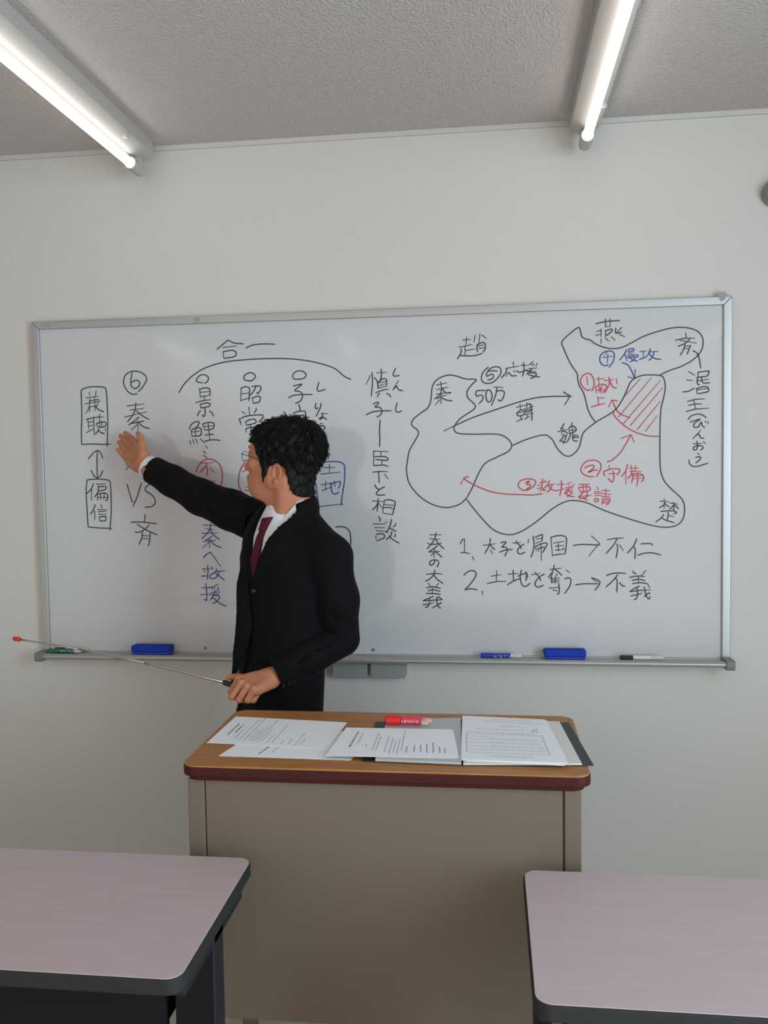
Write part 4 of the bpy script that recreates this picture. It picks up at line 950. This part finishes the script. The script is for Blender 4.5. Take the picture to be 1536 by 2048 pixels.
fore.half(LWR + d_fore * 0.010, d_fore)
for t_ in (0.10, 0.28, 0.5):
    p = LEL + (LWR - LEL) * t_
    fore.cap(p + (0.01, -0.060, 0.03), p + (-0.03, -0.060, -0.02), 0.005, 0.003, 0.012, 'cut')
# creases over the chest and at the elbow
for a, b in (((-0.05, -0.575, 1.20), (-0.13, -0.600, 1.12)), ((-0.03, -0.53, 1.12), (-0.09, -0.56, 1.07)), ((-0.12, -0.58, 1.06), (-0.22, -0.575, 1.02)), ((0.005, -0.49, 1.09), (-0.05, -0.50, 1.06))):
    jk.cap(a, b, 0.006, 0.004, 0.02, 'cut')
# opening: a V on the chest, in the torso's own frontal plane (u, z)
V_OPEN = [(-0.060, 1.49), (0.130, 1.49), (0.098, 1.425), (0.066, 1.340), (0.038, 1.270), (0.012, 1.210), (0.006, 1.210), (-0.016, 1.30), (-0.044, 1.40)]
LAPEL_L = [(0.086, 1.425), (0.132, 1.365), (0.108, 1.350), (0.120, 1.330), (0.024, 1.203), (0.006, 1.200), (0.038, 1.270), (0.066, 1.340)]
LAPEL_R = [(-0.058, 1.42), (-0.100, 1.365), (-0.080, 1.350), (-0.088, 1.335), (-0.012, 1.215), (0.000, 1.212)]
CUT_LOW = [(-0.008, 1.045), (0.004, 1.045), (0.075, 0.76), (-0.085, 0.76)]
def on_front(P, depth_lo, depth_hi):
    """region of the chest: polygon P in (u,z), between two depths below the torso surface"""
    def fn(X, Y, Z):
        u, v = torso_local(X, Y, Z)
        u, Zb = np.broadcast_arrays(u, Z + 0 * u)
        p2 = poly_sdf(u, Zb, P)
        d = torso_sdf(X, Y, Z)
        return np.maximum(np.maximum(p2, np.maximum(d - depth_hi, depth_lo - d)), -v + 0.02)
    return fn
BOX = ((-0.44, -0.66, 0.76), (0.0, -0.30, 1.47))
for L in (LAPEL_L, LAPEL_R):
    jk.apply(on_front(L, -0.02, 0.0065), *BOX, 0.002)
# jacket collar standing round the back of the neck
def ring(phi, r_f, r_s, h):
    """point around the neck, phi=0 at the throat, positive towards the man's left"""
    return NK_BOT + NAX * h + NF * (r_f * math.cos(phi)) + NL * (r_s * math.sin(phi))
for hh, rr in ((0.026, 0.013), (0.042, 0.011), (0.056, 0.007)):
    pts = [ring(math.radians(a), 0.074, 0.075, hh - 0.008 + 0.026 * max(0, math.sin(math.radians((a - 45) * 0.66)))) for a in range(62, 300, 14)]
    jk.chain(pts, [rr] * len(pts), 0.014)
jk.apply(on_front(V_OPEN, -0.035, 0.11), *BOX, 0.0, 'cut')
jk.apply(on_front(CUT_LOW, -0.008, 0.08), *BOX, 0.004, 'cut')
# front edge line below the button
jk.apply(on_front([(0.006, 1.215), (0.012, 1.215), (0.012, 1.03), (0.004, 1.03)], -0.004, 0.02), *BOX, 0.003, 'cut')
# breast pocket and hip pocket flaps
jk.apply(on_front([(0.075, 1.262), (0.128, 1.275), (0.128, 1.258), (0.075, 1.245)], -0.01, 0.0028), *BOX, 0.002)
# the right front panel hanging free
FLAP = [(-0.322, 1.26), (-0.3365, 1.205), (-0.3395, 1.117), (-0.3445, 1.068), (-0.3490, 1.030), (-0.3545, 1.000), (-0.3580, 0.953), (-0.3640, 0.905), (-0.3660, 0.880), (-0.3635, 0.868), (-0.3585, 0.876), (-0.3530, 0.900), (-0.3430, 0.930), (-0.330, 0.970), (-0.305, 1.02), (-0.29, 1.08), (-0.30, 1.26)]
fl = Field((-0.40, -0.52, 0.84), (-0.26, -0.40, 1.29), 0.0035)
def flap_fn(X, Y, Z):
    Xb, Zb = np.broadcast_arrays(X + 0 * Z, Z + 0 * X)
    yc = -0.455 - 0.25 * (X + 0.33)
    return np.maximum(poly_sdf(Xb, Zb, FLAP) + 0 * Y, np.abs(Y - yc) - 0.0045)
fl.apply(flap_fn, None, None, 0)
pieces = [(*f.mesh(), 0) for f in (jk, jk2, fore, fl)]
jacket = mesh_object('jacket', pieces, [M['suit']], man)
# buttons
def front_point(u0, z0, out=0.003):
    t = (z0 - 0.80) / 0.58
    c = PEL_C + (TOP_C - PEL_C) * t
    a = np.interp(z0, TORSO_Z, TORSO_A)
    b = np.interp(z0, TORSO_Z, TORSO_B)
    v0 = b * math.sqrt(max(0, 1 - (u0 / a) ** 2)) + out
    p = np.array([c[0], c[1], z0]) + CL * u0 + CN * v0
    return p
for z0 in (1.188,):
    p = front_point(0.018, z0, 0.0005)
    MB().tube([p, p + CN * 0.004], [0.008, 0.007], 14).build('button', M['black'], jacket)
for k in range(3):
    p = LWR - d_fore * (0.008 + 0.016 * k) + np.array([0.012, -0.030, -0.0335])
    MB().tube([p, p + np.array([0.0, -0.005, -0.005])], [0.0050, 0.0045], 12).build('button', M['black'], jacket)

# ---- shirt front, collar, cuff
sh = Field((-0.42, -0.60, 1.16), (-0.02, -0.28, 1.47), 0.0035)
sl, g = sh.sub()
sh.F[sl] = torso_sdf(*g, off=-0.012)
sh.apply(on_front([(-0.075, 1.445), (0.105, 1.455), (0.105, 1.42), (0.085, 1.33), (0.022, 1.20), (-0.014, 1.20), (-0.07, 1.40)], -0.03, 0.05), None, None, 0.0, 'and')
shirt_pieces = [(*sh.mesh(), 0)]
def patch(rows, th, mb):
    """thick sheet from rows of points (rows x cols)"""
    R, Cc = len(rows), len(rows[0])
    P = np.array(rows)
    du = np.gradient(P, axis=1)
    dv = np.gradient(P, axis=0)
    N = np.cross(du, dv)
    N /= np.linalg.norm(N, axis=2)[..., None] + 1e-9
    A, B = P + N * th / 2, P - N * th / 2
    v = [tuple(p) for p in A.reshape(-1, 3)] + [tuple(p) for p in B.reshape(-1, 3)]
    n = R * Cc
    f = []
    for j in range(R - 1):
        for i in range(Cc - 1):
            q = j * Cc + i
            f.append((q, q + 1, q + Cc + 1, q + Cc))
            f.append((n + q, n + q + Cc, n + q + Cc + 1, n + q + 1))
    rg = list(range(Cc)) + [j * Cc + Cc - 1 for j in range(1, R)] + [(R - 1) * Cc + i for i in range(Cc - 2, -1, -1)] + [j * Cc for j in range(R - 2, 0, -1)]
    for i, q in enumerate(rg):
        q2 = rg[(i + 1) % len(rg)]
        f.append((q, n + q, n + q2, q2))
    mb.add(v, f)
cm = MB()
for sgn in (1, -1):
    rows = []
    K = 26
    for w in range(9):
        s_ = w / 8
        row = []
        for i in range(K + 1):
            q = i / K
            phi = sgn * (math.radians(8) + q * math.radians(172))
            top_h = 0.002 + (0.084 if sgn > 0 else 0.042) * min(1.0, q / (0.5 if sgn > 0 else 0.8))
            # leaf falls outward; long pointed front, short back
            drop = 0.022 * (1 - q) + 0.036
            flare = 0.030 * s_ * (0.35 + 0.65 * (1 - q))
            ph = phi + sgn * s_ * (1 - q) ** 2 * math.radians(17)
            h_ = top_h - drop * s_ ** 0.9
            rf = 0.064 + flare + 0.004
            rs = 0.064 + flare * 0.8 + 0.010 * q
            row.append(ring(ph, rf, rs, h_))
        rows.append(row)
    patch(rows, 0.0028, cm)
collar = cm.build('collar', M['shirt'], man, smooth=True)
shirt = mesh_object('shirt', shirt_pieces, [M['shirt']], man)
cf = MB()
d_hand = d_arm
cf.tube([RWR - d_arm * 0.05, RWR + d_arm * 0.010, RWR + d_arm * 0.012, RWR + d_arm * 0.012, RWR - d_arm * 0.02], [0.041, 0.0405, 0.039, 0.0355, 0.034], 28, caps=False)
cf.build('shirt_cuff', M['shirt'], man, smooth=True)
# ---- tie
tie = Field((-0.42, -0.62, 1.18), (-0.10, -0.36, 1.45), 0.0028)
def tie_fn(P, lo, hi):
    def fn(X, Y, Z):
        u, v = torso_local(X, Y, Z)
        u, Zb = np.broadcast_arrays(u, Z + 0 * u)
        return np.maximum(np.maximum(poly_sdf(u, Zb, P), np.abs(torso_sdf(X, Y, Z, -0.012) - lo) - hi), -v + 0.02)
    return fn
tie.apply(tie_fn([(0.000, 1.402), (0.034, 1.406), (0.028, 1.368), (0.005, 1.366)], 0.003, 0.011), None, None, 0.004)
tie.apply(tie_fn([(0.005, 1.372), (0.028, 1.372), (0.032, 1.29), (0.034, 1.20), (-0.020, 1.20), (-0.010, 1.29)], 0.003, 0.005), None, None, 0.004)
mesh_object('tie', [(*tie.mesh(), 0)], [M['tie']], man)

# ---- trousers and shoes
HIPL = np.array([-0.232, -0.385, 0.80]) + CL * 0.080
HIPR = np.array([-0.232, -0.385, 0.80]) - CL * 0.080
ANKL = np.array([-0.175, -0.475, 0.085])
ANKR = np.array([-0.330, -0.315, 0.085])
tr_ = Field((-0.45, -0.62, 0.02), (0.0, -0.20, 0.96), 0.006)
sl, g = tr_.sub((-0.45, -0.60, 0.72), (0.0, -0.20, 0.96))
tr_.F[sl] = np.maximum(torso_sdf(*g, off=-0.010), 0.74 - g[2] + 0 * g[0])
for hp, an in ((HIPL, ANKL), (HIPR, ANKR)):
    kn = hp * 0.52 + an * 0.48 + np.array([CN[0] * 0.02, CN[1] * 0.02, 0])
    tr_.chain([hp + (0, 0, -0.04), kn, an + (0, 0, -0.02)], [0.092, 0.070, 0.058], 0.04)
tr_.half((0, 0, 0.055), (0, 0, -1))
mesh_object('trousers', [(*tr_.mesh(), 0)], [M['trouser']], man)
for an in (ANKL, ANKR):
    sf = Field(an + np.array([-0.30, -0.30, -0.10]), an + np.array([0.12, 0.12, 0.10]), 0.005)
    b0 = np.array([an[0], an[1], 0.0])
    sf.cap(b0 - CN * 0.045 + (0, 0, 0.045), b0 + CN * 0.12 + (0, 0, 0.040), 0.040, 0.042, 0.02)
    sf.cap(b0 + CN * 0.12 + (0, 0, 0.036), b0 + CN * 0.205 + (0, 0, 0.026), 0.042, 0.026, 0.02)
    sf.cap(b0 + (0, 0, 0.05), b0 + (0, 0, 0.10), 0.046, 0.043, 0.02)
    sf.half((0, 0, 0.001), (0, 0, -1))
    mesh_object('shoe', [(*sf.mesh(), 0)], [M['shoe']], man)
# ---- head (own frame: x towards the face, y to the man's left, z up; origin at eye level)
TH, PH = math.radians(14), math.radians(3)
f0 = np.array([-math.cos(TH), math.sin(TH), 0])
HX = f0 * math.cos(PH) + UP * math.sin(PH)
HZ = -f0 * math.sin(PH) + UP * math.cos(PH)
HY = np.cross(HZ, HX)
HO = np.array([-0.210, -0.400, 1.584])
HM = np.stack([HX, HY, HZ], 1)
def head_world(V):
    return HO + np.asarray(V) @ HM.T
def to_head(p):
    return (np.asarray(p) - HO) @ HM

hd = Field((-0.17, -0.115, -0.235), (0.145, 0.115, 0.135), 0.0022)
hd.ell((-0.030, 0, 0.022), (0.098, 0.074, 0.084))
hd.ell((0.030, 0, -0.030), (0.062, 0.060, 0.088), 0.04)
hd.ell((0.026, 0, 0.034), (0.052, 0.060, 0.045), 0.03)
hd.cap((0.066, 0.014, -0.104), (0.066, -0.014, -0.104), 0.0165, k=0.025)
hd.ell((0.050, 0, -0.082), (0.040, 0.040, 0.030), 0.03)
for s in (1, -1):
    hd.cap((0.058, s * 0.020, -0.103), (-0.006, s * 0.055, -0.070), 0.015, 0.014, 0.03)
    hd.cap((-0.006, s * 0.055, -0.070), (-0.012, s * 0.062, -0.035), 0.013, 0.012, 0.03)
    hd.ell((0.058, s * 0.042, -0.022), (0.022, 0.022, 0.018), 0.025)
    hd.cap((0.080, s * 0.010, 0.020), (0.066, s * 0.045, 0.022), 0.011, 0.009, 0.02)
nk_b = to_head(NECK + np.array([0.01, 0, -0.03]))
nk_t = np.array([-0.048, 0, -0.060])
hd.cap(nk_t, nk_b, 0.057, 0.056, 0.030)
hd.cap((0.030, 0, -0.095), to_head(NECK + NF * 0.018), 0.018, 0.030, 0.05)
# front neck cords and throat
hd.cap((-0.045, 0.052, -0.070), to_head(NECK + NF * 0.040 + NL * 0.012), 0.012, 0.010, 0.03)
hd.ell((0.074, 0, -0.070), (0.024, 0.026, 0.024), 0.02)
base_head = hd.F.copy()
# eye sockets, nose, lips
for s in (1, -1):
    hd.ell((0.089, s * 0.032, 0.000), (0.016, 0.017, 0.011), 0.016, 'cut')
    hd.ell((0.0735, s * 0.033, 0.000), (0.0130, 0.0135, 0.0125), 0.004)
    hd.cap((0.084, s * 0.022, 0.0065), (0.076, s * 0.045, 0.004), 0.0038, 0.003, 0.005)
    hd.cap((0.084, s * 0.022, -0.0065), (0.076, s * 0.044, -0.006), 0.0035, 0.003, 0.006)
    hd.ell((0.099, s * 0.0115, -0.040), (0.0095, 0.0075, 0.0075), 0.008)
hd.cap((0.087, 0, 0.010), (0.104, 0, -0.030), 0.0075, 0.0098, 0.014)
hd.ell((0.108, 0, -0.035), (0.0105, 0.0105, 0.0095), 0.009)
for s in (1, -1):
    hd.ell((0.103, s * 0.006, -0.045), (0.004, 0.0032, 0.004), 0.003, 'cut')
hd.cap((0.0945, 0.018, -0.068), (0.1015, 0.004, -0.063), 0.0052, 0.0058, 0.007)
hd.cap((0.0945, -0.018, -0.068), (0.1015, -0.004, -0.063), 0.0052, 0.0058, 0.007)
hd.cap((0.0915, 0.015, -0.080), (0.0975, 0, -0.082), 0.0052, 0.0062, 0.008)
hd.cap((0.0915, -0.015, -0.080), (0.0975, 0, -0.082), 0.0052, 0.0062, 0.008)
hd.cap((0.098, 0.017, -0.0728), (0.107, 0, -0.0728), 0.0018, 0.0030, 0.003, 'cut')
hd.cap((0.098, -0.017, -0.0728), (0.107, 0, -0.0728), 0.0018, 0.0030, 0.003, 'cut')
# ears
for s in (1, -1):
    ec = np.array([-0.033, s * 0.073, -0.050])
    ax = [unit((0.96, s * -0.28, 0.0)), unit((s * 0.28, 0.96, 0.12)), (0, 0, 1)]
    hd.ell(ec + (0, s * 0.002, 0.002), (0.0150, 0.0048, 0.0255), 0.006, axes=ax)
    arc = []
    for i in range(13):
        a = math.radians(-35 + 265 * i / 12)
        arc.append(ec + np.array([0.0135 * math.cos(a) - 0.0015, s * (0.007 - 0.20 * 0.0135 * math.cos(a)), 0.004 + 0.0215 * math.sin(a)]))
    arc = arc[1:]
    hd.chain(arc, [0.0036] * len(arc), 0.003)
    hd.ell(ec + (0.003, s * 0.005, -0.0235), (0.0075, 0.0042, 0.0085), 0.006)
    hd.ell(ec + (0.003, s * 0.010, -0.003), (0.0062, 0.0055, 0.0115), 0.005, 'cut')
    hd.ell(ec + (0.000, s * 0.009, 0.012), (0.0045, 0.0032, 0.006), 0.004, 'cut')
    hd.ell(ec + (0.0125, s * 0.004, -0.004), (0.0045, 0.0040, 0.0065), 0.003)
V, Q = hd.mesh()
cent = V[Q].mean(1)
lipm = (np.abs(cent[:, 1]) < 0.021) & (cent[:, 2] > -0.0865) & (cent[:, 2] < -0.0590) & (cent[:, 0] > 0.0925) & (np.abs(cent[:, 2] + 0.0725) < 0.0125 - 0.25 * np.abs(cent[:, 1]))
body_pieces = [(head_world(V), Q, lipm.astype(int))]

# ---- hands (own frame: x along the fingers, y to the thumb, z out of the back of the hand)
def hand_field():
    return Field((-0.06, -0.075, -0.085), (0.21, 0.105, 0.045), 0.0021)
def open_hand():
    f = hand_field()
    mcp = [(0.096, 0.031), (0.101, 0.009), (0.095, -0.013), (0.085, -0.034)]
    lens = [(0.042, 0.026, 0.021), (0.046, 0.029, 0.022), (0.043, 0.027, 0.021), (0.033, 0.021, 0.019)]
    spread = [-2.0, -0.7, 0.6, 3.2]
    f.cap((-0.07, 0, 0), (0.005, 0, 0), 0.0275, 0.026)
    for (mx, my), wy in zip(mcp, (0.016, 0.006, -0.006, -0.016)):
        f.cap((0.0, wy, 0), (mx - 0.004, my, 0.001), 0.0145, 0.0108, 0.016)
    f.cap((0.010, -0.022, -0.006), (0.072, -0.034, -0.004), 0.0145, 0.012, 0.012)
    f.cap((0.012, 0.016, -0.008), (0.058, 0.034, -0.012), 0.0165, 0.015, 0.014)
    for (mx, my), L, sp in zip(mcp, lens, spread):
        p = np.array([mx - 0.006, my, 0.0])
        a = math.radians(sp)
        bend = 4
        rr = [0.0104, 0.0099, 0.0093, 0.0080]
        ang = 0
        for j, l in enumerate(L):
            ang += math.radians(bend * (1 if j else 0.5) + (3 if my < -0.02 else 0))
            d = np.array([math.cos(a) * math.cos(ang), math.sin(a) * math.cos(ang), -math.sin(ang)])
            q = p + d * (l + (0.006 if j == 0 else 0))
            f.cap(p, q, rr[j], rr[j + 1], 0.006 if j == 0 else 0.0035)
            p = q
        # flexion creases
    th = [np.array([0.020, 0.028, -0.010]), np.array([0.052, 0.050, -0.016]), np.array([0.080, 0.062, -0.018]), np.array([0.105, 0.066, -0.017])]
    f.chain(th, [0.0165, 0.0125, 0.0105, 0.0080], 0.010)
    # palm hollow and creases
    f.ell((0.060, 0.000, -0.026), (0.030, 0.022, 0.013), 0.012, 'cut')
    f.cap((0.088, -0.040, -0.0135), (0.078, 0.020, -0.0125), 0.0016, 0.0012, 0.004, 'cut')
    f.cap((0.080, 0.034, -0.0115), (0.050, -0.020, -0.0135), 0.0014, 0.0010, 0.004, 'cut')
    f.cap((0.076, 0.036, -0.013), (0.016, 0.006, -0.022), 0.0018, 0.0014, 0.004, 'cut')
    return f
def grip_hand():
    """fist closed round a thin handle that runs along y at x=.078, z=-.030"""
    f = hand_field()
    mcp = [(0.096, 0.030), (0.100, 0.009), (0.094, -0.012), (0.084, -0.032)]
    lens = [(0.043, 0.027, 0.020), (0.046, 0.029, 0.021), (0.043, 0.027, 0.020), (0.034, 0.021, 0.018)]
    f.cap((-0.07, 0, 0), (0.005, 0, 0), 0.028, 0.0265)
    for (mx, my), wy in zip(mcp, (0.016, 0.006, -0.006, -0.016)):
        f.cap((0.0, wy, 0), (mx - 0.004, my, 0.000), 0.0150, 0.0112, 0.014)
    f.cap((0.012, 0.016, -0.010), (0.055, 0.032, -0.014), 0.0165, 0.0145, 0.014)
    f.cap((0.012, -0.020, -0.008), (0.070, -0.032, -0.008), 0.0150, 0.0130, 0.012)
    for i, ((mx, my), L) in enumerate(zip(mcp, lens)):
        p = np.array([mx, my, 0.0])
        f.ell(p + (0.001, 0, 0.003), (0.011, 0.0098, 0.010), 0.006)
        rr = [0.0102, 0.0094, 0.0086, 0.0075]
        for j, (l, an) in enumerate(zip(L, ((62, 55, 60, 62)[i], 160, 235))):
            a = math.radians(an)
            q = p + np.array([math.cos(a), 0.0, -math.sin(a)]) * l
            f.cap(p, q, rr[j], rr[j + 1], 0.003)
            p = q
    th = [np.array([0.020, 0.022, -0.012]), np.array([0.050, 0.044, -0.020]), np.array([0.079, 0.059, -0.018]), np.array([0.104, 0.068, -0.014])]
    f.chain(th, [0.0165, 0.0125, 0.0108, 0.0082], 0.008)
    return f
def place_hand(f, origin, x, y, z):
    V, Q = f.mesh()
    Mx = np.stack([x, y, z], 1)
    if np.linalg.det(Mx) < 0:
        Q = Q[:, ::-1]
    return np.asarray(origin) + V @ Mx.T, Q
# raised right hand: fingers up and towards the board, palm to the room
rx = unit((-0.60, 0.55, 0.44))
ry = unit(np.array([0.52, 0.06, 0.85]) - rx * (np.array([0.52, 0.06, 0.85]) @ rx))
rz = np.cross(rx, ry)
RH0 = RWR + d_arm * 0.018 + np.array([-0.006, 0.0, 0.003])
body_pieces.append((*place_hand(open_hand(), RH0, rx, ry, rz), 0))
# lowered left hand round the pointer grip
lx, ly, lz = LHX, LHY, LHZ
body_pieces.append((*place_hand(grip_hand(), LH0, lx, ly, lz), 0))
# rest of the body inside the clothes
bf = Field((-0.80, -0.62, 0.05), (0.03, -0.10, 1.60), 0.010)
sl, g = bf.sub((-0.45, -0.60, 0.72), (0.02, -0.20, 1.46))
bf.F[sl] = torso_sdf(*g, off=-0.026)
bf.half((0, 0, 1.40), (0, 0, 1))
bf.cap(NECK + (0, 0, -0.06), NECK + (0, 0, 0.02), 0.055, 0.050, 0.02)
bf.chain([NECK + (-0.03, 0.03, -0.05), RSH, REL, RWR + d_arm * 0.01], [0.025, 0.030, 0.030, 0.026], 0.02)
bf.chain([NECK + (0.05, -0.035, -0.05), LSH, LEL, LWR + d_fore * 0.02], [0.03, 0.042, 0.036, 0.026], 0.02)
for hp, an in ((HIPL, ANKL), (HIPR, ANKR)):
    kn = hp * 0.52 + an * 0.48 + np.array([CN[0] * 0.02, CN[1] * 0.02, 0])
    bf.chain([hp, kn, an], [0.075, 0.050, 0.036], 0.03)
body_pieces.append((*bf.mesh(), 0))
body = mesh_object('body', body_pieces, [M['skin'], M['lip']], man)

# finger and thumb nails of the visible hands are small; the eyes and brows:
eb = MB()
for s in (1, -1):
    pts = [head_world((0.0925, s * 0.010, 0.0215)), head_world((0.0905, s * 0.024, 0.0265)), head_world((0.081, s * 0.040, 0.0245)), head_world((0.0715, s * 0.050, 0.019))]
    eb.tube(pts, [0.0028, 0.0036, 0.0032, 0.0014], 8)
eb.build('eyebrows', M['hair'], man, smooth=True)
for s in (1, -1):
    e = MB()
    c = np.array([0.0795, s * 0.033, 0.0005])
    rings = [(0.0085 * math.cos(math.radians(a)), 0.0072 * math.sin(math.radians(a))) for a in (0, 25, 50, 75, 90)]
    pts = [head_world(c + np.array([rg_[0], s * 0.15 * rg_[0], 0])) for rg_ in rings[::-1]]
    e.tube(pts, [max(rg_[1], 0.0003) for rg_ in rings[::-1]], 14)
    e.build('eye', M['eye'], man, smooth=True)
    e2 = MB()
    e2.tube([head_world(c + np.array([0.0078, s * 0.0012, 0])), head_world(c + np.array([0.0088, s * 0.0013, 0]))], [0.0036, 0.0030], 12)
    e2.build('iris', M['hair'], man)

# ---- hair: a cap grown off the skull inside the hairline, plus many small locks
hr = Field((-0.175, -0.12, -0.145), (0.12, 0.12, 0.155), 0.0028)
HAIRLINE = [(0.084, 0.16), (0.082, 0.066), (0.070, 0.052), (0.048, 0.032), (0.034, 0.008), (0.026, -0.026), (0.024, -0.060), (0.018, -0.080), (0.006, -0.064), (-0.004, -0.036), (-0.016, -0.024), (-0.030, -0.018), (-0.050, -0.030), (-0.060, -0.061), (-0.062, -0.086), (-0.070, -0.106), (-0.090, -0.118), (-0.118, -0.118), (-0.22, -0.10), (-0.22, 0.16)]
def sstep(a, b, x):
    t = np.clip((x - a) / (b - a), 0, 1)
    return t * t * (3 - 2 * t)
sl, g = hr.sub()
X, Y, Z = g
# sample the bare head field on the hair grid (nearest voxel)
ii = [np.clip(np.round((hr.ax[i] - hd.lo[i]) / hd.h).astype(int), 0, hd.n[i] - 1) for i in range(3)]
bare = base_head[np.ix_(*ii)]
thick = 0.0045 + 0.009 * sstep(-0.055, 0.045, Z) + 0.007 * sstep(-0.03, -0.11, X) * sstep(-0.10, -0.02, Z) + 0 * Y
thick = thick * (1 - 0.45 * sstep(0.05, 0.095, X))
Xb, Zb = np.broadcast_arrays(X + 0 * Z, Z + 0 * X)
hp2 = poly_sdf(Xb, Zb, HAIRLINE)
wob = 0.0028 * np.sin(X * 170 + Z * 60 + 1.3 * np.sin(Y * 90)) * np.sin(Z * 140 + Y * 60) + 0.0018 * np.sin(X * 310 - Y * 240)
hr.F = (-smin(-(bare - thick - wob), -(hp2 + 0 * Y), 0.010)).astype(np.float32)
Vh, Qh = hr.mesh()
hair_base = (head_world(Vh), Qh, 0)
# locks
tri = Vh[Qh]
nrm = np.cross(tri[:, 1] - tri[:, 0], tri[:, 2] - tri[:, 0])
area = np.linalg.norm(nrm, axis=1)
nrm = nrm / (area[:, None] + 1e-12)
cen = tri.mean(1)
ext = np.einsum('ij,ij->i', nrm, cen - np.array([-0.03, 0, 0.01])) > 0.01
pr = area * ext
pr = pr / pr.sum()
pick = RNG.choice(len(cen), 3600, p=pr)
lv, lf = [], []
crown = np.array([-0.085, 0.01, 0.10])
for k, q in enumerate(pick):
    c, n = cen[q], nrm[q]
    away = c - crown
    away = away - n * (away @ n)
    flow = away / (np.linalg.norm(away) + 1e-6)
    flow = flow + np.array([0.12, 0, -0.45]) + RNG.normal(0, 0.22, 3)
    flow = flow - n * (flow @ n)
    flow = flow / (np.linalg.norm(flow) + 1e-6)
    top = float(sstep(-0.06, 0.05, np.array(c[2])))
    L = (0.008 + 0.012 * top) * RNG.uniform(0.7, 1.3)
    lift = 0.06 + 0.20 * RNG.random() * (0.3 + top) + (0.22 if c[0] < -0.10 and c[2] > -0.02 else 0)
    wd = RNG.uniform(0.0011, 0.0024)
    side = np.cross(flow, n)
    p0 = c - n * 0.003 - flow * L * 0.2
    p1 = c + flow * L * 0.45 + n * (L * lift * 0.6)
    p2 = c + flow * L + n * (L * lift * 0.75) - np.array([0, 0, L * 0.12])
    if float(poly_sdf(np.float32(p2[0]), np.float32(p2[2]), HAIRLINE)) > (0.006 if p2[2] > 0.03 else 0.002):
        continue
    b = len(lv)
    for p, ww in ((p0, wd), (p1, wd * 0.8)):
        lv += [p + side * ww, p - side * ww, p + n * ww * 1.0]
    lv.append(p2)
    for j in range(3):
        j2 = (j + 1) % 3
        lf.append((b + j, b + j2, b + 3 + j2, b + 3 + j))
        lf.append((b + 3 + j, b + 3 + j2, b + 6, b + 6))
lv = head_world(np.array(lv))
me_faces = [tuple(dict.fromkeys(t)) for t in lf]
hb = MB()
hb.add(hair_base[0], [tuple(q) for q in hair_base[1]])
hb.add(lv, me_faces)
hair = hb.build('hair', M['hair'], man, smooth=True)

# ---- glasses
gl = MB()
rimc = {}
for s in (1, -1):
    c = np.array([0.1015, s * 0.033, -0.003])
    pts = []
    for i in range(25):
        a = 2 * math.pi * i / 24
        pts.append(c + np.array([-0.10 * abs(0.024 * math.cos(a)) - 0.003 * (s * math.cos(a) > 0) * math.cos(a) * s, 0.0245 * math.cos(a), 0.0155 * math.sin(a)]))
    rimc[s] = pts
    gl.tube([head_world(p) for p in pts], 0.0009, 8, caps=False)
    gl.tube([head_world(p) for p in ((0.098, s * 0.0575, 0.004), (0.094, s * 0.066, 0.005), (0.082, s * 0.071, 0.003), (0.030, s * 0.0755, -0.010), (-0.012, s * 0.0795, -0.020), (-0.024, s * 0.0785, -0.030), (-0.030, s * 0.076, -0.046))], 0.0010, 8)
gl.tube([head_world(p) for p in ((0.1005, 0.009, 0.002), (0.1045, 0, 0.004), (0.1005, -0.009, 0.002))], 0.0010, 8)
glasses = gl.build('glasses', M['wire'], man, smooth=True)
for s in (1, -1):
    ln = MB()
    P = [np.array(p) for p in rimc[s][:-1]]
    n = len(P)
    v = [head_world(p + np.array([0.0006, 0, 0])) for p in P] + [head_world(p - np.array([0.0006, 0, 0])) for p in P]
    ln.add(v, [tuple(range(n)), tuple(range(n, 2 * n))[::-1]] + [(i, n + i, n + (i + 1) % n, (i + 1) % n) for i in range(n)])
    ln.build('lens', M['lens'], glasses)

# ---- pointer stick held in the lowered hand
P_TIP = np.array([-1.050, -0.450, 1.0325])
sd = GRIP_DIR
pt = thing('pointer_stick', 'telescopic metal pointer with a black grip and red tip, held in the man\'s lowered hand', 'pointer stick', tuple(GC))
MB().tube([GC - sd * 0.036, GC - sd * 0.033, P_IN, P_IN + sd * 0.003], [0.006, 0.0078, 0.0078, 0.006], 16).build('grip', M['grip'], pt, smooth=False, bevel=0.0006)
def bow(t):
    p = P_IN + (P_TIP - P_IN) * t
    return p + UP * (0.010 * math.sin(math.pi * t))
ts = [0.0, 0.2, 0.4]
MB().tube([bow(t) for t in (0.0, 0.1, 0.2, 0.3, 0.36)], 0.0044, 12).build('rod_section', M['rod'], pt, smooth=True)
MB().tube([bow(t) for t in (0.35, 0.45, 0.55, 0.68)], 0.0036, 12).build('rod_section', M['rod'], pt, smooth=True)
MB().tube([bow(t) for t in (0.67, 0.8, 0.9, 0.985)], 0.0028, 12).build('rod_section', M['rod'], pt, smooth=True)
td = unit(bow(1.0) - bow(0.96))
tip = bow(0.975)
MB().tube([tip, tip + td * 0.002, tip + td * 0.018, tip + td * 0.024, tip + td * 0.026], [0.0058, 0.0072, 0.0070, 0.0052, 0.003], 16).build('tip', M['red_tip'], pt, smooth=True)
